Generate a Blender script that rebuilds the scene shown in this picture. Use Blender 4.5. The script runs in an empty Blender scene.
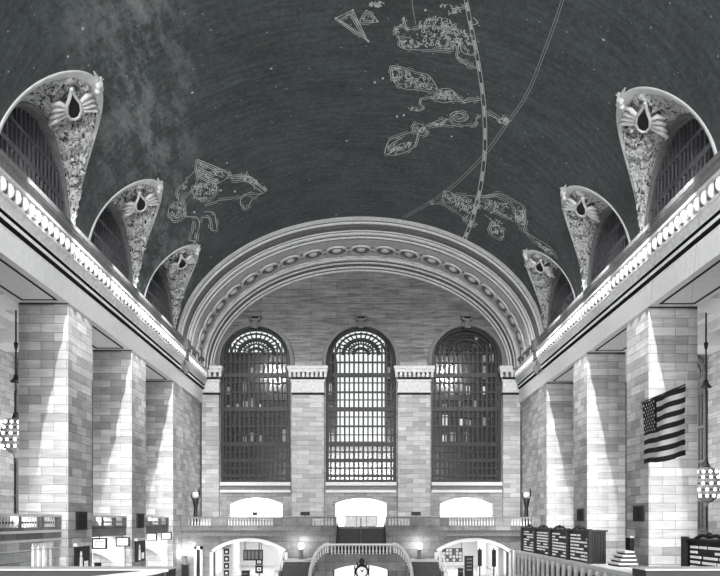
import bpy, bmesh, math, random
from mathutils import Vector, noise
from mathutils.geometry import tessellate_polygon
PI = math.pi
random.seed(7)
C = bpy.context.scene.collection
E = 6.2                      # eye height above the concourse floor
def Z(h): return h + E       # heights are measured from eye level

# ------------------------------------------------------------------ materials
def nt(name):
    m = bpy.data.materials.new(name); m.use_nodes = True
    n = m.node_tree.nodes; l = m.node_tree.links
    b = n['Principled BSDF']
    return m, n, l, b
def g3(v, tint=(1, 1, 1)): return (v*tint[0], v*tint[1], v*tint[2], 1)
def plain(name, v, rough=.6, metal=0, tint=(1, 1, 1), nz=.25, sc=2.0, bump=0.0, emit=0):
    m, n, l, b = nt(name)
    tc = n.new('ShaderNodeTexCoord'); tx = n.new('ShaderNodeTexNoise')
    tx.inputs['Scale'].default_value = sc; tx.inputs['Detail'].default_value = 5
    l.new(tc.outputs['Object'], tx.inputs['Vector'])
    mx = n.new('ShaderNodeMix'); mx.data_type = 'RGBA'
    mx.inputs[6].default_value = g3(v*(1-nz), tint); mx.inputs[7].default_value = g3(min(1, v*(1+nz)), tint)
    l.new(tx.outputs['Fac'], mx.inputs[0]); l.new(mx.outputs[2], b.inputs['Base Color'])
    b.inputs['Roughness'].default_value = rough; b.inputs['Metallic'].default_value = metal
    if bump:
        bp = n.new('ShaderNodeBump'); bp.inputs['Distance'].default_value = bump
        l.new(tx.outputs['Fac'], bp.inputs['Height']); l.new(bp.outputs[0], b.inputs['Normal'])
    if emit:
        b.inputs['Emission Color'].default_value = (1, 1, 1, 1); b.inputs['Emission Strength'].default_value = emit
    return m
def stone(name, lo, hi, bw=1.7, bh=.75, mortar=.35, msize=.02, nscale=.9, namt=.35, streak=0, bump=.03):
    m, n, l, b = nt(name)
    uv = n.new('ShaderNodeUVMap'); uv.uv_map = 'UVMap'
    bk = n.new('ShaderNodeTexBrick'); bk.inputs['Scale'].default_value = 1
    bk.inputs['Color1'].default_value = g3(lo); bk.inputs['Color2'].default_value = g3(hi)
    bk.inputs['Mortar'].default_value = g3(lo*mortar)
    bk.inputs['Mortar Size'].default_value = msize; bk.inputs['Mortar Smooth'].default_value = .3
    bk.inputs['Brick Width'].default_value = bw; bk.inputs['Row Height'].default_value = bh
    bk.inputs['Bias'].default_value = 0
    l.new(uv.outputs[0], bk.inputs['Vector'])
    tx = n.new('ShaderNodeTexNoise'); tx.inputs['Scale'].default_value = nscale; tx.inputs['Detail'].default_value = 8
    tx.inputs['Roughness'].default_value = .7
    mp = n.new('ShaderNodeMapping'); mp.inputs['Scale'].default_value = (1, 1, 1) if not streak else (.35, streak, 1)
    l.new(uv.outputs[0], mp.inputs['Vector']); l.new(mp.outputs[0], tx.inputs['Vector'])
    rp = n.new('ShaderNodeValToRGB')
    rp.color_ramp.elements[0].position = .3; rp.color_ramp.elements[0].color = g3(1-namt)
    rp.color_ramp.elements[1].position = .7; rp.color_ramp.elements[1].color = g3(1.0)
    l.new(tx.outputs['Fac'], rp.inputs[0])
    mx = n.new('ShaderNodeMix'); mx.data_type = 'RGBA'; mx.blend_type = 'MULTIPLY'; mx.inputs[0].default_value = 1
    l.new(bk.outputs['Color'], mx.inputs[6]); l.new(rp.outputs[0], mx.inputs[7])
    l.new(mx.outputs[2], b.inputs['Base Color']); b.inputs['Roughness'].default_value = .75
    bp = n.new('ShaderNodeBump'); bp.inputs['Distance'].default_value = bump; bp.inputs['Strength'].default_value = .6
    l.new(mx.outputs[2], bp.inputs['Height']); l.new(bp.outputs[0], b.inputs['Normal'])
    return m
def emis(name, v, s):
    m, n, l, b = nt(name); n.remove(b)
    e = n.new('ShaderNodeEmission'); e.inputs[0].default_value = g3(v); e.inputs[1].default_value = s
    l.new(e.outputs[0], n['Material Output'].inputs[0]); return m

def relief_mat():
    m, n, l, b = nt('shaded_relief_plaster')
    tc = n.new('ShaderNodeTexCoord'); a = n.new('ShaderNodeTexNoise'); a.inputs['Scale'].default_value = 2.3; a.inputs['Detail'].default_value = 6; a.inputs['Distortion'].default_value = 2.2
    l.new(tc.outputs['Object'], a.inputs['Vector'])
    r = n.new('ShaderNodeValToRGB'); e = r.color_ramp.elements
    e[0].position = .38; e[0].color = g3(.08); e[1].position = .58; e[1].color = g3(.85)  # dark end of the ramp paints crevice shade into the plaster colour
    k = e.new(.45); k.color = g3(.55)
    l.new(a.outputs['Fac'], r.inputs[0]); l.new(r.outputs[0], b.inputs['Base Color']); b.inputs['Roughness'].default_value = .8
    bp = n.new('ShaderNodeBump'); bp.inputs['Distance'].default_value = .3; l.new(a.outputs['Fac'], bp.inputs['Height']); l.new(bp.outputs[0], b.inputs['Normal'])
    return m
M = {}
M['pier'] = stone('pier_stone', .44, .78, 1.6, .56, .45, .014, 1.3, .38, 3)
M['wall'] = stone('wall_stone', .46, .74, 1.5, .55, .45, .014, 1.3, .35, 3)
M['end'] = stone('end_stone', .36, .58, 1.3, .56, .45, .016, 1.3, .4, 3)
M['rough'] = stone('rough_stone', .30, .42, 2.9, .85, .8, .03, 1.1, .75, 3.2, .2)
M['balc'] = stone('balcony_stone', .24, .40, 1.6, .8, .5, .02, 1.2, .45)
M['trim'] = plain('carved_trim', .66, .7, nz=.35, sc=3, bump=.03)
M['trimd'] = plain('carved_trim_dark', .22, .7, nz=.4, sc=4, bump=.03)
M['white'] = plain('pale_stone', .75, .7, nz=.15, sc=1.5)
M['egg'] = plain('white_moulding', .8, .5, nz=.08)
M['egglit'] = plain('glowing_egg', .88, .5, nz=.05, emit=.25)  # faint glow stands in for light falling on the egg row
M['arch'] = plain('white_architrave', .84, .7, nz=.12, sc=2.5)
M['relief'] = relief_mat()
M['border'] = plain('white_border', .85, .7, nz=.2, sc=2)
M['groove'] = plain('dark_groove', .03, .8)
M['bronze'] = plain('dark_bronze', .035, .45, .3, nz=.4)
M['iron'] = plain('window_iron', .045, .5, .2, nz=.4)
M['lunbar'] = plain('lunette_iron', .17, .6, 0, tint=(.97, .97, 1.05), nz=.4)
M['lunglass'] = plain('lunette_glass', .02, .35, 0, tint=(.95, .95, 1.1), nz=.5, sc=.5)
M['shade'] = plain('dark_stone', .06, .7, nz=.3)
M['black'] = plain('black_panel', .015, .5)
M['text'] = plain('white_text', .8, .6, nz=.1, emit=.25)
M['room'] = plain('white_room', .86, .8, nz=.05)
M['screen'] = plain('lit_screen', .8, .4, nz=.05, emit=.9)
M['step'] = plain('dark_steps', .05, .6, nz=.4)
M['paint'] = plain('gilded_line', .78, .6, nz=.3, sc=6, tint=(.98, 1, .98))
M['paintd'] = plain('gilded_faint', .42, .6, nz=.4, sc=6, tint=(.95, 1, .98))
M['flagd'] = plain('flag_dark', .035, .85, nz=.3)
M['flagw'] = plain('flag_white', .80, .85, nz=.1)
M['flagc'] = plain('flag_canton', .022, .85, nz=.3)
M['bulb'] = emis('bulb_glow', 1, 2.5)
M['globe'] = emis('globe_glow', 1, 22)
M['lamp'] = emis('lamp_glow', 1, 3)
M['floor'] = plain('marble_floor', .45, .25, nz=.3, sc=.6)
M['bldg'] = plain('building_brick', .03, .9, nz=.4)
M['bldgw'] = emis('building_window', .9, .8)
M['bldgd'] = emis('building_window_dim', .9, .3)
M['bldgl'] = emis('building_glow', .9, .10)  # low facade glows dimly in place of outdoor light on it

def sky_mat():
    m, n, l, b = nt('painted_sky')
    tc = n.new('ShaderNodeTexCoord')
    def noise_(scale, det, vec=None, rough=.6):
        t = n.new('ShaderNodeTexNoise'); t.inputs['Scale'].default_value = scale; t.inputs['Detail'].default_value = det
        t.inputs['Roughness'].default_value = rough
        l.new(vec or tc.outputs['Object'], t.inputs['Vector']); return t
    def math_(op, a, b_, c=None, clamp=False):
        t = n.new('ShaderNodeMath'); t.operation = op; t.use_clamp = clamp
        for i, v in enumerate((a, b_, c)):
            if v is None: continue
            if isinstance(v, (int, float)): t.inputs[i].default_value = v
            else: l.new(v, t.inputs[i])
        return t.outputs[0]
    mp = n.new('ShaderNodeMapping'); mp.inputs['Scale'].default_value = (.25, 3.2, .25)
    l.new(tc.outputs['Object'], mp.inputs['Vector'])
    n1 = noise_(.35, 6); n2 = noise_(1.0, 4, mp.outputs[0]); n3 = noise_(5, 3)
    base = math_('MULTIPLY_ADD', n1.outputs['Fac'], .6, .55)
    base = math_('MULTIPLY', base, math_('MULTIPLY_ADD', n2.outputs['Fac'], 1.0, .5))
    base = math_('MULTIPLY', base, math_('MULTIPLY_ADD', n3.outputs['Fac'], .9, .55))
    # milky way: a cloudy painted band on the left flank of the vault
    sx = n.new('ShaderNodeSeparateXYZ'); l.new(tc.outputs['Object'], sx.inputs[0])
    d = math_('ADD', math_('MULTIPLY', math_('ADD', sx.outputs[0], 13.0), .22), math_('MULTIPLY', math_('ADD', sx.outputs[1], -42.0), .05))
    band = math_('SUBTRACT', 1.0, math_('ABSOLUTE', d, None), clamp=True)
    mp2 = n.new('ShaderNodeMapping'); mp2.inputs['Rotation'].default_value = (0, .5, .9); mp2.inputs['Scale'].default_value = (1.3, .45, .8)
    l.new(tc.outputs['Object'], mp2.inputs['Vector'])
    cl = noise_(.6, 9, mp2.outputs[0], .78)
    cl = math_('MULTIPLY', math_('SUBTRACT', cl.outputs['Fac'], .47), 9, clamp=False)
    cl = math_('MAXIMUM', cl, 0)
    band = math_('MULTIPLY', band, cl)
    n4 = noise_(2.6, 2)
    base = math_('MULTIPLY', base, math_('MULTIPLY_ADD', n4.outputs['Fac'], .8, .62))
    val = math_('MULTIPLY_ADD', band, .55, base)
    # painted stars
    def stars(scale, thr, dens):
        v = n.new('ShaderNodeTexVoronoi'); v.inputs['Scale'].default_value = scale
        l.new(tc.outputs['Object'], v.inputs['Vector'])
        near = math_('LESS_THAN', v.outputs['Distance'], thr)
        sc_ = n.new('ShaderNodeSeparateColor'); l.new(v.outputs['Color'], sc_.inputs[0])
        return math_('MULTIPLY', near, math_('LESS_THAN', sc_.outputs[0], dens))
    st = math_('ADD', math_('MULTIPLY', stars(.62, .06, .55), 1.0), math_('ADD', math_('MULTIPLY', stars(1.3, .085, .6), .45), math_('MULTIPLY', stars(2.1, .10, .5), .18)))
    mx = n.new('ShaderNodeMix'); mx.data_type = 'RGBA'; mx.blend_type = 'MULTIPLY'; mx.inputs[0].default_value = 1
    mx.inputs[6].default_value = (.138, .156, .156, 1)
    cmb = n.new('ShaderNodeCombineColor')
    for i in range(3): l.new(val, cmb.inputs[i])
    l.new(cmb.outputs[0], mx.inputs[7])
    m2 = n.new('ShaderNodeMix'); m2.data_type = 'RGBA'
    l.new(st, m2.inputs[0]); l.new(mx.outputs[2], m2.inputs[6]); m2.inputs[7].default_value = (.75, .77, .76, 1)
    m3 = n.new('ShaderNodeMix'); m3.data_type = 'RGBA'; l.new(math_('MULTIPLY', band, .32, clamp=True), m3.inputs[0]); l.new(m2.outputs[2], m3.inputs[6]); m3.inputs[7].default_value = (.5, .51, .51, 1)
    l.new(m3.outputs[2], b.inputs['Base Color']); b.inputs['Roughness'].default_value = .85
    return m
M['sky'] = sky_mat()
def glass_mat():
    m, n, l, b = nt('window_glass'); n.remove(b)
    t = n.new('ShaderNodeBsdfTransparent'); t.inputs[0].default_value = (.86, .88, .88, 1)
    g = n.new('ShaderNodeBsdfGlossy'); g.inputs['Roughness'].default_value = .15
    mx = n.new('ShaderNodeMixShader'); mx.inputs[0].default_value = .06
    l.new(t.outputs[0], mx.inputs[1]); l.new(g.outputs[0], mx.inputs[2])
    l.new(mx.outputs[0], n['Material Output'].inputs[0]); return m
M['glass'] = glass_mat()

# ------------------------------------------------------------------ mesh helper
class MB:
    def __init__(s): s.v = []; s.f = []; s.m = []; s.sm = []
    def face(s, pts, mi=0, smooth=False):
        k = len(s.v); s.v += [tuple(p) for p in pts]; s.f.append(tuple(range(k, k+len(pts)))); s.m.append(mi); s.sm.append(smooth)
    def box(s, x0, x1, y0, y1, z0, z1, mi=0):
        x0, x1 = min(x0, x1), max(x0, x1); y0, y1 = min(y0, y1), max(y0, y1); z0, z1 = min(z0, z1), max(z0, z1)
        k = len(s.v)
        s.v += [(x0,y0,z0),(x1,y0,z0),(x1,y1,z0),(x0,y1,z0),(x0,y0,z1),(x1,y0,z1),(x1,y1,z1),(x0,y1,z1)]
        for q in ((0,3,2,1),(4,5,6,7),(0,1,5,4),(1,2,6,5),(2,3,7,6),(3,0,4,7)):
            s.f.append(tuple(k+i for i in q)); s.m.append(mi); s.sm.append(False)
        return s
    def grid(s, rows, mi=0, smooth=True, flip=False, closed=False):
        k = len(s.v); nr = len(rows); nc = len(rows[0])
        for r in rows: s.v += [tuple(p) for p in r]
        for i in range(nr-1):
            for j in range(nc if closed else nc-1):
                a = k+i*nc+j; b = k+i*nc+(j+1) % nc; c = k+(i+1)*nc+(j+1) % nc; d = k+(i+1)*nc+j
                s.f.append((d, c, b, a) if flip else (a, b, c, d)); s.m.append(mi); s.sm.append(smooth)
        return s
    def lathe(s, cx, cy, prof, seg=16, mi=0, smooth=True):
        rows = [[(cx+r*math.cos(2*PI*j/seg), cy+r*math.sin(2*PI*j/seg), z) for j in range(seg)] for r, z in prof]
        return s.grid(rows, mi, smooth, closed=True)
    def ball(s, c, r, seg=10, rings=6, mi=0):
        rx, ry, rz = r if hasattr(r, '__len__') else (r, r, r)
        rows = []
        for i in range(rings+1):
            a = -PI/2 + PI*i/rings
            rows.append([(c[0]+rx*math.cos(a)*math.cos(2*PI*j/seg), c[1]+ry*math.cos(a)*math.sin(2*PI*j/seg), c[2]+rz*math.sin(a)) for j in range(seg)])
        return s.grid(rows, mi, True, closed=True)
    def tube(s, path, r, seg=8, mi=0):
        P = [Vector(p) for p in path]; rows = []
        for i, p in enumerate(P):
            t = (P[min(i+1, len(P)-1)] - P[max(i-1, 0)]).normalized()
            u = t.cross(Vector((0, 0, 1)))
            if u.length < .05: u = t.cross(Vector((1, 0, 0)))
            u.normalize(); w = t.cross(u).normalized()
            rr = r[i] if hasattr(r, '__len__') else r
            rows.append([p + u*rr*math.cos(2*PI*j/seg) + w*rr*math.sin(2*PI*j/seg) for j in range(seg)])
        s.grid(rows, mi, True, closed=True)
        s.face(rows[0], mi); s.face(list(reversed(rows[-1])), mi)
        return s
    def plate(s, loop, y0, y1, mi=0):         # loop of (x,z) extruded along y
        n = len(loop)
        tri = tessellate_polygon([[Vector((x, z, 0)) for x, z in loop]])
        for t in tri:
            s.face([(loop[i][0], y0, loop[i][1]) for i in t], mi)
            s.face([(loop[i][0], y1, loop[i][1]) for i in t], mi)
        for i in range(n):
            a, b = loop[i], loop[(i+1) % n]
            s.face([(a[0], y0, a[1]), (b[0], y0, b[1]), (b[0], y1, b[1]), (a[0], y1, a[1])], mi)
        return s
    def wall(s, outer, holes, mapf, depth, mi=0, rmi=None, drop=None):
        """polygon wall with holes; mapf(u,v,d) -> point, reveals go to depth."""
        allp = list(outer)
        for h in holes: allp += h
        tri = tessellate_polygon([[Vector((u, v, 0)) for u, v in outer]] + [[Vector((u, v, 0)) for u, v in h] for h in holes])
        for t in tri: s.face([mapf(allp[i][0], allp[i][1], 0) for i in t], mi)
        for h in holes:
            n = len(h)
            for i in range(n):
                a, b = h[i], h[(i+1) % n]
                s.face([mapf(a[0], a[1], 0), mapf(b[0], b[1], 0), mapf(b[0], b[1], depth), mapf(a[0], a[1], depth)], mi if rmi is None else rmi)
        return s
    def build(s, name, mats, parent=None, weld=False, origin=None):
        if not isinstance(mats, (list, tuple)): mats = [mats]
        me = bpy.data.meshes.new(name)
        if origin is None:
            if parent is not None: origin = parent.matrix_world_loc
            else:
                xs = [p[0] for p in s.v]; ys = [p[1] for p in s.v]; zs = [p[2] for p in s.v]
                origin = ((min(xs)+max(xs))/2, (min(ys)+max(ys))/2, min(zs))
        return finish(s, me, name, mats, parent, weld, origin)
WL = {}                                        # world position of every object origin
def finish(s, me, name, mats, parent, weld, origin):
    me.from_pydata([(p[0]-origin[0], p[1]-origin[1], p[2]-origin[2]) for p in s.v], [], s.f)
    for m in mats: me.materials.append(m)
    me.polygons.foreach_set('material_index', s.m); me.polygons.foreach_set('use_smooth', s.sm)
    bm = bmesh.new(); bm.from_mesh(me)
    if weld: bmesh.ops.remove_doubles(bm, verts=bm.verts, dist=.0008)
    bmesh.ops.recalc_face_normals(bm, faces=bm.faces) if weld == 'n' else None
    uv = bm.loops.layers.uv.new('UVMap')
    for f in bm.faces:
        n = f.normal; ax = max(range(3), key=lambda i: abs(n[i]))
        for lp in f.loops:
            x, y, z = lp.vert.co[0]+origin[0], lp.vert.co[1]+origin[1], lp.vert.co[2]+origin[2]
            lp[uv].uv = (y, z) if ax == 0 else ((x, z) if ax == 1 else (x, y))
    bm.to_mesh(me); bm.free()
    o = bpy.data.objects.new(name, me); C.objects.link(o)
    if parent is not None:
        o.parent = parent; pw = WL[parent.name]
        o.location = (origin[0]-pw[0], origin[1]-pw[1], origin[2]-pw[2])
    else: o.location = origin
    WL[o.name] = tuple(origin)
    return o
def _b(s, name, mats, parent=None, weld=False, origin=None):
    if not isinstance(mats, (list, tuple)): mats = [mats]
    if origin is None:
        if parent is not None: origin = WL[parent.name]
        else:
            xs = [p[0] for p in s.v]; ys = [p[1] for p in s.v]; zs = [p[2] for p in s.v]
            origin = ((min(xs)+max(xs))/2, (min(ys)+max(ys))/2, min(zs))
    return finish(s, bpy.data.meshes.new(name), name, mats, parent, weld, origin)
MB.build = _b
def thing(name, loc, label, cat, group=None):
    o = bpy.data.objects.new(name, None); C.objects.link(o); o.location = loc; WL[o.name] = tuple(loc)
    o.empty_display_size = .2
    return tag(o, label, cat, group)
def tag(o, label, cat, group=None):
    o['label'] = label; o['category'] = cat
    if group: o['group'] = group
    return o
def struct(o, label=None):
    o['kind'] = 'structure'
    if label: o['label'] = label
    return o
def sempty(name, loc, label=None):
    o = bpy.data.objects.new(name, None); C.objects.link(o); o.location = loc; WL[o.name] = tuple(loc)
    return struct(o, label)
def dup(o, loc, label=None, parent=None):
    c = o.copy(); C.objects.link(c)
    if parent is not None: c.parent = parent
    else:
        c.location = loc
        if label: c['label'] = label
    for ch in list(o.children): dup(ch, None, None, c)
    return c
def arch_loop(cx, hw, z0, zs, rise, n=24):
    """closed loop (x,z): flat bottom, straight jambs, elliptical head"""
    return [(cx-hw, z0), (cx+hw, z0)] + [(cx+hw*math.cos(PI*i/n), zs+rise*math.sin(PI*i/n)) for i in range(n+1)]
def seg_loop(cx, hw, z0, zs, rise, n=16):
    """flat bottom, jambs and a shallow segmental head"""
    R = (hw*hw+rise*rise)/(2*rise); a = math.asin(hw/R)
    return [(cx-hw, z0), (cx+hw, z0)] + [(cx+R*math.sin(a-2*a*i/n), zs+rise-R+R*math.cos(a-2*a*i/n)) for i in range(n+1)]

# ------------------------------------------------------------------ dimensions
XA, HB, HS = 18.5, 13.0, 17.3          # vault: half width, rise, springing height
PIER = [(32.4, 36.4), (45.0, 49.0), (57.5, 61.2), (70.1, 74.0)]
PIERR = [(32.2, 36.2), (45.8, 49.6), (58.3, 62.0), (71.0, 74.4)]      # the right side stands a little farther along
def piers(s): return PIER if s < 0 else PIERR
PX0, PX1 = 18.3, 21.4                  # pier faces
HT = 13.6                              # pier top
BAYS = {-1: [41.0, 53.5, 65.9], 1: [42.1, 54.0, 66.5]}; BE = {-1: [34.7, 47.25, 59.7, 72.2], 1: [34.7, 48.05, 60.25, 72.2]}; RISE = {-1: 7.65, 1: 7.4}
YA, YE = 72.0, 84.0                    # end arch front, end wall
FB = -.7                               # balcony floor level
def vx(h): return XA*math.sqrt(max(0, 1-((h-HS)/HB)**2))
def vault(t): return XA*math.cos(t), HS+HB*math.sin(t)
def on_vault(px, py, off=.04):
    """where a line of sight at this bearing meets the vault surface"""
    u = (px-361)/720; w = (520-py)/720
    A = (u/XA)**2+(w/HB)**2; B = -2*w*HS/HB**2; Cc = (HS/HB)**2-1
    y = (-B+math.sqrt(max(0, B*B-4*A*Cc)))/(2*A)
    x, h = u*y, w*y
    nrm = Vector((-x/XA**2, 0, -(h-HS)/HB**2)).normalized()
    return Vector((x, y, Z(h)))+nrm*off, nrm

# ------------------------------------------------------------------ floor
struct(MB().box(-34, 34, 2, 100, -.4, 0).build('floor', M['floor']))

# ------------------------------------------------------------------ ceiling vault
vb = MB(); W = 5.15
for s in (1, -1):
    rows = []
    for y in [2+32.7*i/14 for i in range(15)]:
        rows.append([(s*vault(t)[0], y, Z(vault(t)[1])) for t in [PI/2*j/26 for j in range(27)]])
    vb.grid(rows, 0, True, flip=(s < 0))
    for bi, yc in enumerate(BAYS[s]):
        rows = []
        ths = [0, 0]+[PI*i/56 for i in range(57)]+[PI, PI]
        for k, th in enumerate(ths):
            y = yc+W*math.cos(th)
            if k < 2: y = (BE[s][bi+1], (BE[s][bi+1]+y)/2)[k]
            if k > len(ths)-3: y = (BE[s][bi], (BE[s][bi]+y)/2)[len(ths)-1-k]
            t0 = math.asin(RISE[s]*math.sin(th)/HB)
            rows.append([(s*vault(t0+(PI/2-t0)*j/26)[0], y, Z(vault(t0+(PI/2-t0)*j/26)[1])) for j in range(27)])
        vb.grid(rows, 0, True, flip=(s > 0))
ceiling = struct(vb.build('ceiling', M['sky'], weld=True, origin=(0, 0, 0)), 'dark blue-green painted barrel vault dotted with stars')

def ribbon(mb, pts, w, mi=0, off=.04):
    P = [on_vault(*p, off=off) for p in pts]
    L = []; R = []
    for i, (p, n) in enumerate(P):
        t = P[min(i+1, len(P)-1)][0]-P[max(i-1, 0)][0]
        if t.length < 1e-6: t = Vector((0, 1, 0))
        d = t.normalized().cross(n)
        ww = w*p.y/720/2
        L.append(p+d*ww); R.append(p-d*ww)
    mb.grid([L, R], mi, False)
def smooth(pts, k=4):
    out = []
    for i in range(len(pts)-1):
        p0 = pts[max(i-1, 0)]; p1 = pts[i]; p2 = pts[i+1]; p3 = pts[min(i+2, len(pts)-1)]
        for j in range(k):
            t = j/k
            out.append(tuple(.5*((2*p1[a])+(-p0[a]+p2[a])*t+(2*p0[a]-5*p1[a]+4*p2[a]-p3[a])*t*t+(-p0[a]+3*p1[a]-3*p2[a]+p3[a])*t**3) for a in (0, 1)))
    return out+[pts[-1]]
def inpoly(p, poly):
    c = False; n = len(poly)
    for i in range(n):
        a, b = poly[i], poly[i-1]
        if (a[1] > p[1]) != (b[1] > p[1]) and p[0] < (b[0]-a[0])*(p[1]-a[1])/(b[1]-a[1])+a[0]: c = not c
    return c
def scrib(mb, poly, n, ln, w=.7, rnd=None):
    xs = [p[0] for p in poly]; ys = [p[1] for p in poly]; rnd = rnd or random
    for _ in range(n):
        for _t in range(40):
            p = (rnd.uniform(min(xs), max(xs)), rnd.uniform(min(ys), max(ys)))
            if inpoly(p, poly): break
        a = rnd.uniform(0, 2*PI); cu = rnd.choice((-1, 1))*rnd.uniform(.25, .9); pts = [p]
        for _k in range(6):
            q = (pts[-1][0]+ln/6*math.cos(a), pts[-1][1]+ln/6*math.sin(a)); a += cu
            if not inpoly(q, poly): break
            pts.append(q)
        if len(pts) > 2: ribbon(mb, pts, w)
def figure(name, label, lines, scribs=(), sc=1, ox=0, oy=0, w=1.0, dots=(), mat='paint'):
    mb = MB(); f = lambda p: (p[0]/sc+ox, p[1]/sc+oy)
    for ln in lines:
        sp = smooth([f(p) for p in ln]); ribbon(mb, sp, w)
        for off in (1.7, -1.9):
            seg = []
            for i in range(len(sp)-1):
                dx, dy = sp[i+1][0]-sp[i][0], sp[i+1][1]-sp[i][1]; L = math.hypot(dx, dy) or 1
                if random.random() < (.78 if off > 0 else .55): seg.append((sp[i][0]-dy/L*off, sp[i][1]+dx/L*off))
                else:
                    if len(seg) > 1: ribbon(mb, seg, .65)
                    seg = []
            if len(seg) > 1: ribbon(mb, seg, .65)
    for poly, n, ln in scribs: scrib(mb, [f(p) for p in poly], int(n*1.7), ln, .8)
    for p in dots:
        q = f(p)
        for a in (0, PI/3, 2*PI/3):
            ribbon(mb, [(q[0]-1.3*math.cos(a), q[1]-1.3*math.sin(a)), (q[0]+1.3*math.cos(a), q[1]+1.3*math.sin(a))], .9, off=.05)
    o = mb.build(name, M[mat], ceiling); o['label'] = label; return o
figure('winged_horse_painting', 'winged horse constellation painted in pale outline above the left cornice',
  [[(210,128),(300,165),(350,190),(335,215),(290,240)],[(210,128),(205,170),(212,215),(190,255),(195,290),(230,310),(280,290),(300,250)],
   [(215,140),(270,170),(320,185)],[(212,160),(265,190),(310,203)],[(212,180),(260,207),(300,220)],[(213,200),(255,222),(290,235)],
   [(335,215),(380,203),(430,205),(470,230),(508,262),(495,280),(455,283),(420,290),(400,310),(405,335),(430,345),(450,310),(495,275)],
   [(345,200),(400,197),(450,208),(490,245),(515,262)],[(360,222),(430,228),(470,255),(495,272)],[(300,310),(380,300),(450,270)],[(240,330),(310,308)],[(430,180),(425,205)],
   [(205,170),(160,220),(120,270),(125,310),(90,330),(80,365),(100,400),(140,390),(150,340),(145,300),(190,260)],
   [(90,345),(115,335),(140,350),(125,385),(95,375)],
   [(145,345),(160,380),(205,385),(218,420),(200,480)],[(195,400),(188,450),(175,485),(205,487),(203,460)],
   [(225,385),(260,390),(270,440),(295,438),(290,400),(280,365),(240,360)],[(198,485),(198,520)]],
  [([(190,245),(230,225),(300,220),(290,290),(230,310),(195,290)],40,5),([(215,140),(345,190),(300,240),(215,210)],16,6),([(80,330),(140,310),(150,380),(100,400)],12,5),([(350,198),(440,203),(500,255),(440,235)],16,5),([(120,270),(160,220),(170,250),(140,290)],6,4)],
  4.43, 150, 130, .95, [(195,362),(312,265),(375,270)])
figure('triangle_painting', 'two painted triangles and a tuft near the top of the vault',
  [[(72,78),(215,182)],[(85,82),(205,165)],[(72,78),(148,42)],[(95,80),(150,55)],[(148,42),(215,182)],[(140,60),(205,170)],
   [(210,42),(180,96),(258,92),(210,42)],[(212,55),(195,88),(240,86),(212,55)]],
  [([(215,5),(260,-4),(300,10),(270,32),(225,28)],26,5)], 4.5, 320, 0, .9, [(72,78),(148,42),(218,182),(258,92)])
figure('bull_painting', 'bull constellation painted in dense outline beside the zodiac band',
  [[(345,120),(330,140),(350,160),(360,185),(358,205),(385,218),(440,222),(520,222),(600,230)],[(345,120),(375,115),(400,130),(440,122),(500,110),(560,125),(610,150),(650,140)],
   [(378,80),(372,105),(350,118)],[(378,80),(392,120),(405,130)],[(350,160),(390,165),(420,175)],[(610,150),(625,200),(620,250),(650,285),(700,305)],
   [(635,185),(640,230),(690,245),(705,215)],[(650,200),(670,240)],[(620,250),(680,290),(715,300)],[(590,35),(640,30),(660,20)],[(690,75),(712,100),(690,108)]],
  [([(330,125),(350,115),(360,150),(340,155)],12,4),([(358,175),(420,175),(470,195),(440,215),(370,215)],30,5),([(450,90),(520,65),(600,85),(660,140),(640,200),(600,225),(480,215),(430,150)],95,6),([(540,10),(620,10),(640,60),(560,70)],14,5),([(640,120),(690,150),(690,230),(650,200)],14,5)],
  4.5, 320, 0, .95, [(378,78),(475,42),(545,25),(650,135)])
figure('twin_figures_painting', 'upper painted reclining figure left of the zodiac band',
  [[(100,45),(140,50),(200,72),(265,90),(305,150)],[(100,45),(92,90),(120,130),(155,150),(215,155),(300,170)],[(120,55),(160,95),(215,130),(290,160)],[(150,60),(210,110),(300,150)],
   [(280,195),(310,155),(360,150),(400,185),(418,208),(380,205),(330,212),(280,195)],[(280,195),(240,190),(228,215),(245,235),(215,250),(170,235)],[(418,208),(450,190),(500,195)],[(430,212),(465,205),(500,200)],[(320,170),(390,180)]],
  [([(95,50),(140,50),(155,150),(100,110)],22,5),([(150,60),(265,90),(300,160),(160,145)],24,7),([(285,195),(310,155),(370,155),(415,205)],30,6),([(170,225),(240,235),(230,250),(180,250)],8,4)],
  4.5, 370, 55, .95, [(22,120),(58,102),(122,274),(152,268)])
figure('reclining_figure_painting', 'lower painted reclining figure left of the zodiac band',
  [[(65,440),(85,385),(140,360),(200,340)],[(65,440),(110,450),(180,425),(205,395),(215,350)],[(80,420),(100,395),(145,372)],[(75,445),(150,410),(190,390)],
   [(190,335),(205,305),(240,315),(258,345),(235,360),(205,350),(190,335)],[(250,315),(300,295),(330,285),(360,290),(390,310),(470,315),(480,280),(500,270)],[(260,320),(330,312),(420,322)],
   [(360,265),(395,250),(440,268),(430,292),(385,295),(360,265)],[(375,268),(400,260),(425,272),(405,285),(375,268)],[(520,250),(560,270),(580,300)],[(530,265),(575,285)]],
  [([(70,440),(90,400),(190,385),(180,425),(110,448)],22,5),([(195,310),(250,320),(240,355),(205,350)],18,5),([(280,300),(350,280),(340,315),(280,320)],16,5),([(575,275),(610,265),(640,295),(610,315),(580,305)],22,5)],
  4.5, 370, 55, .95, [(610,290)])
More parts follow.
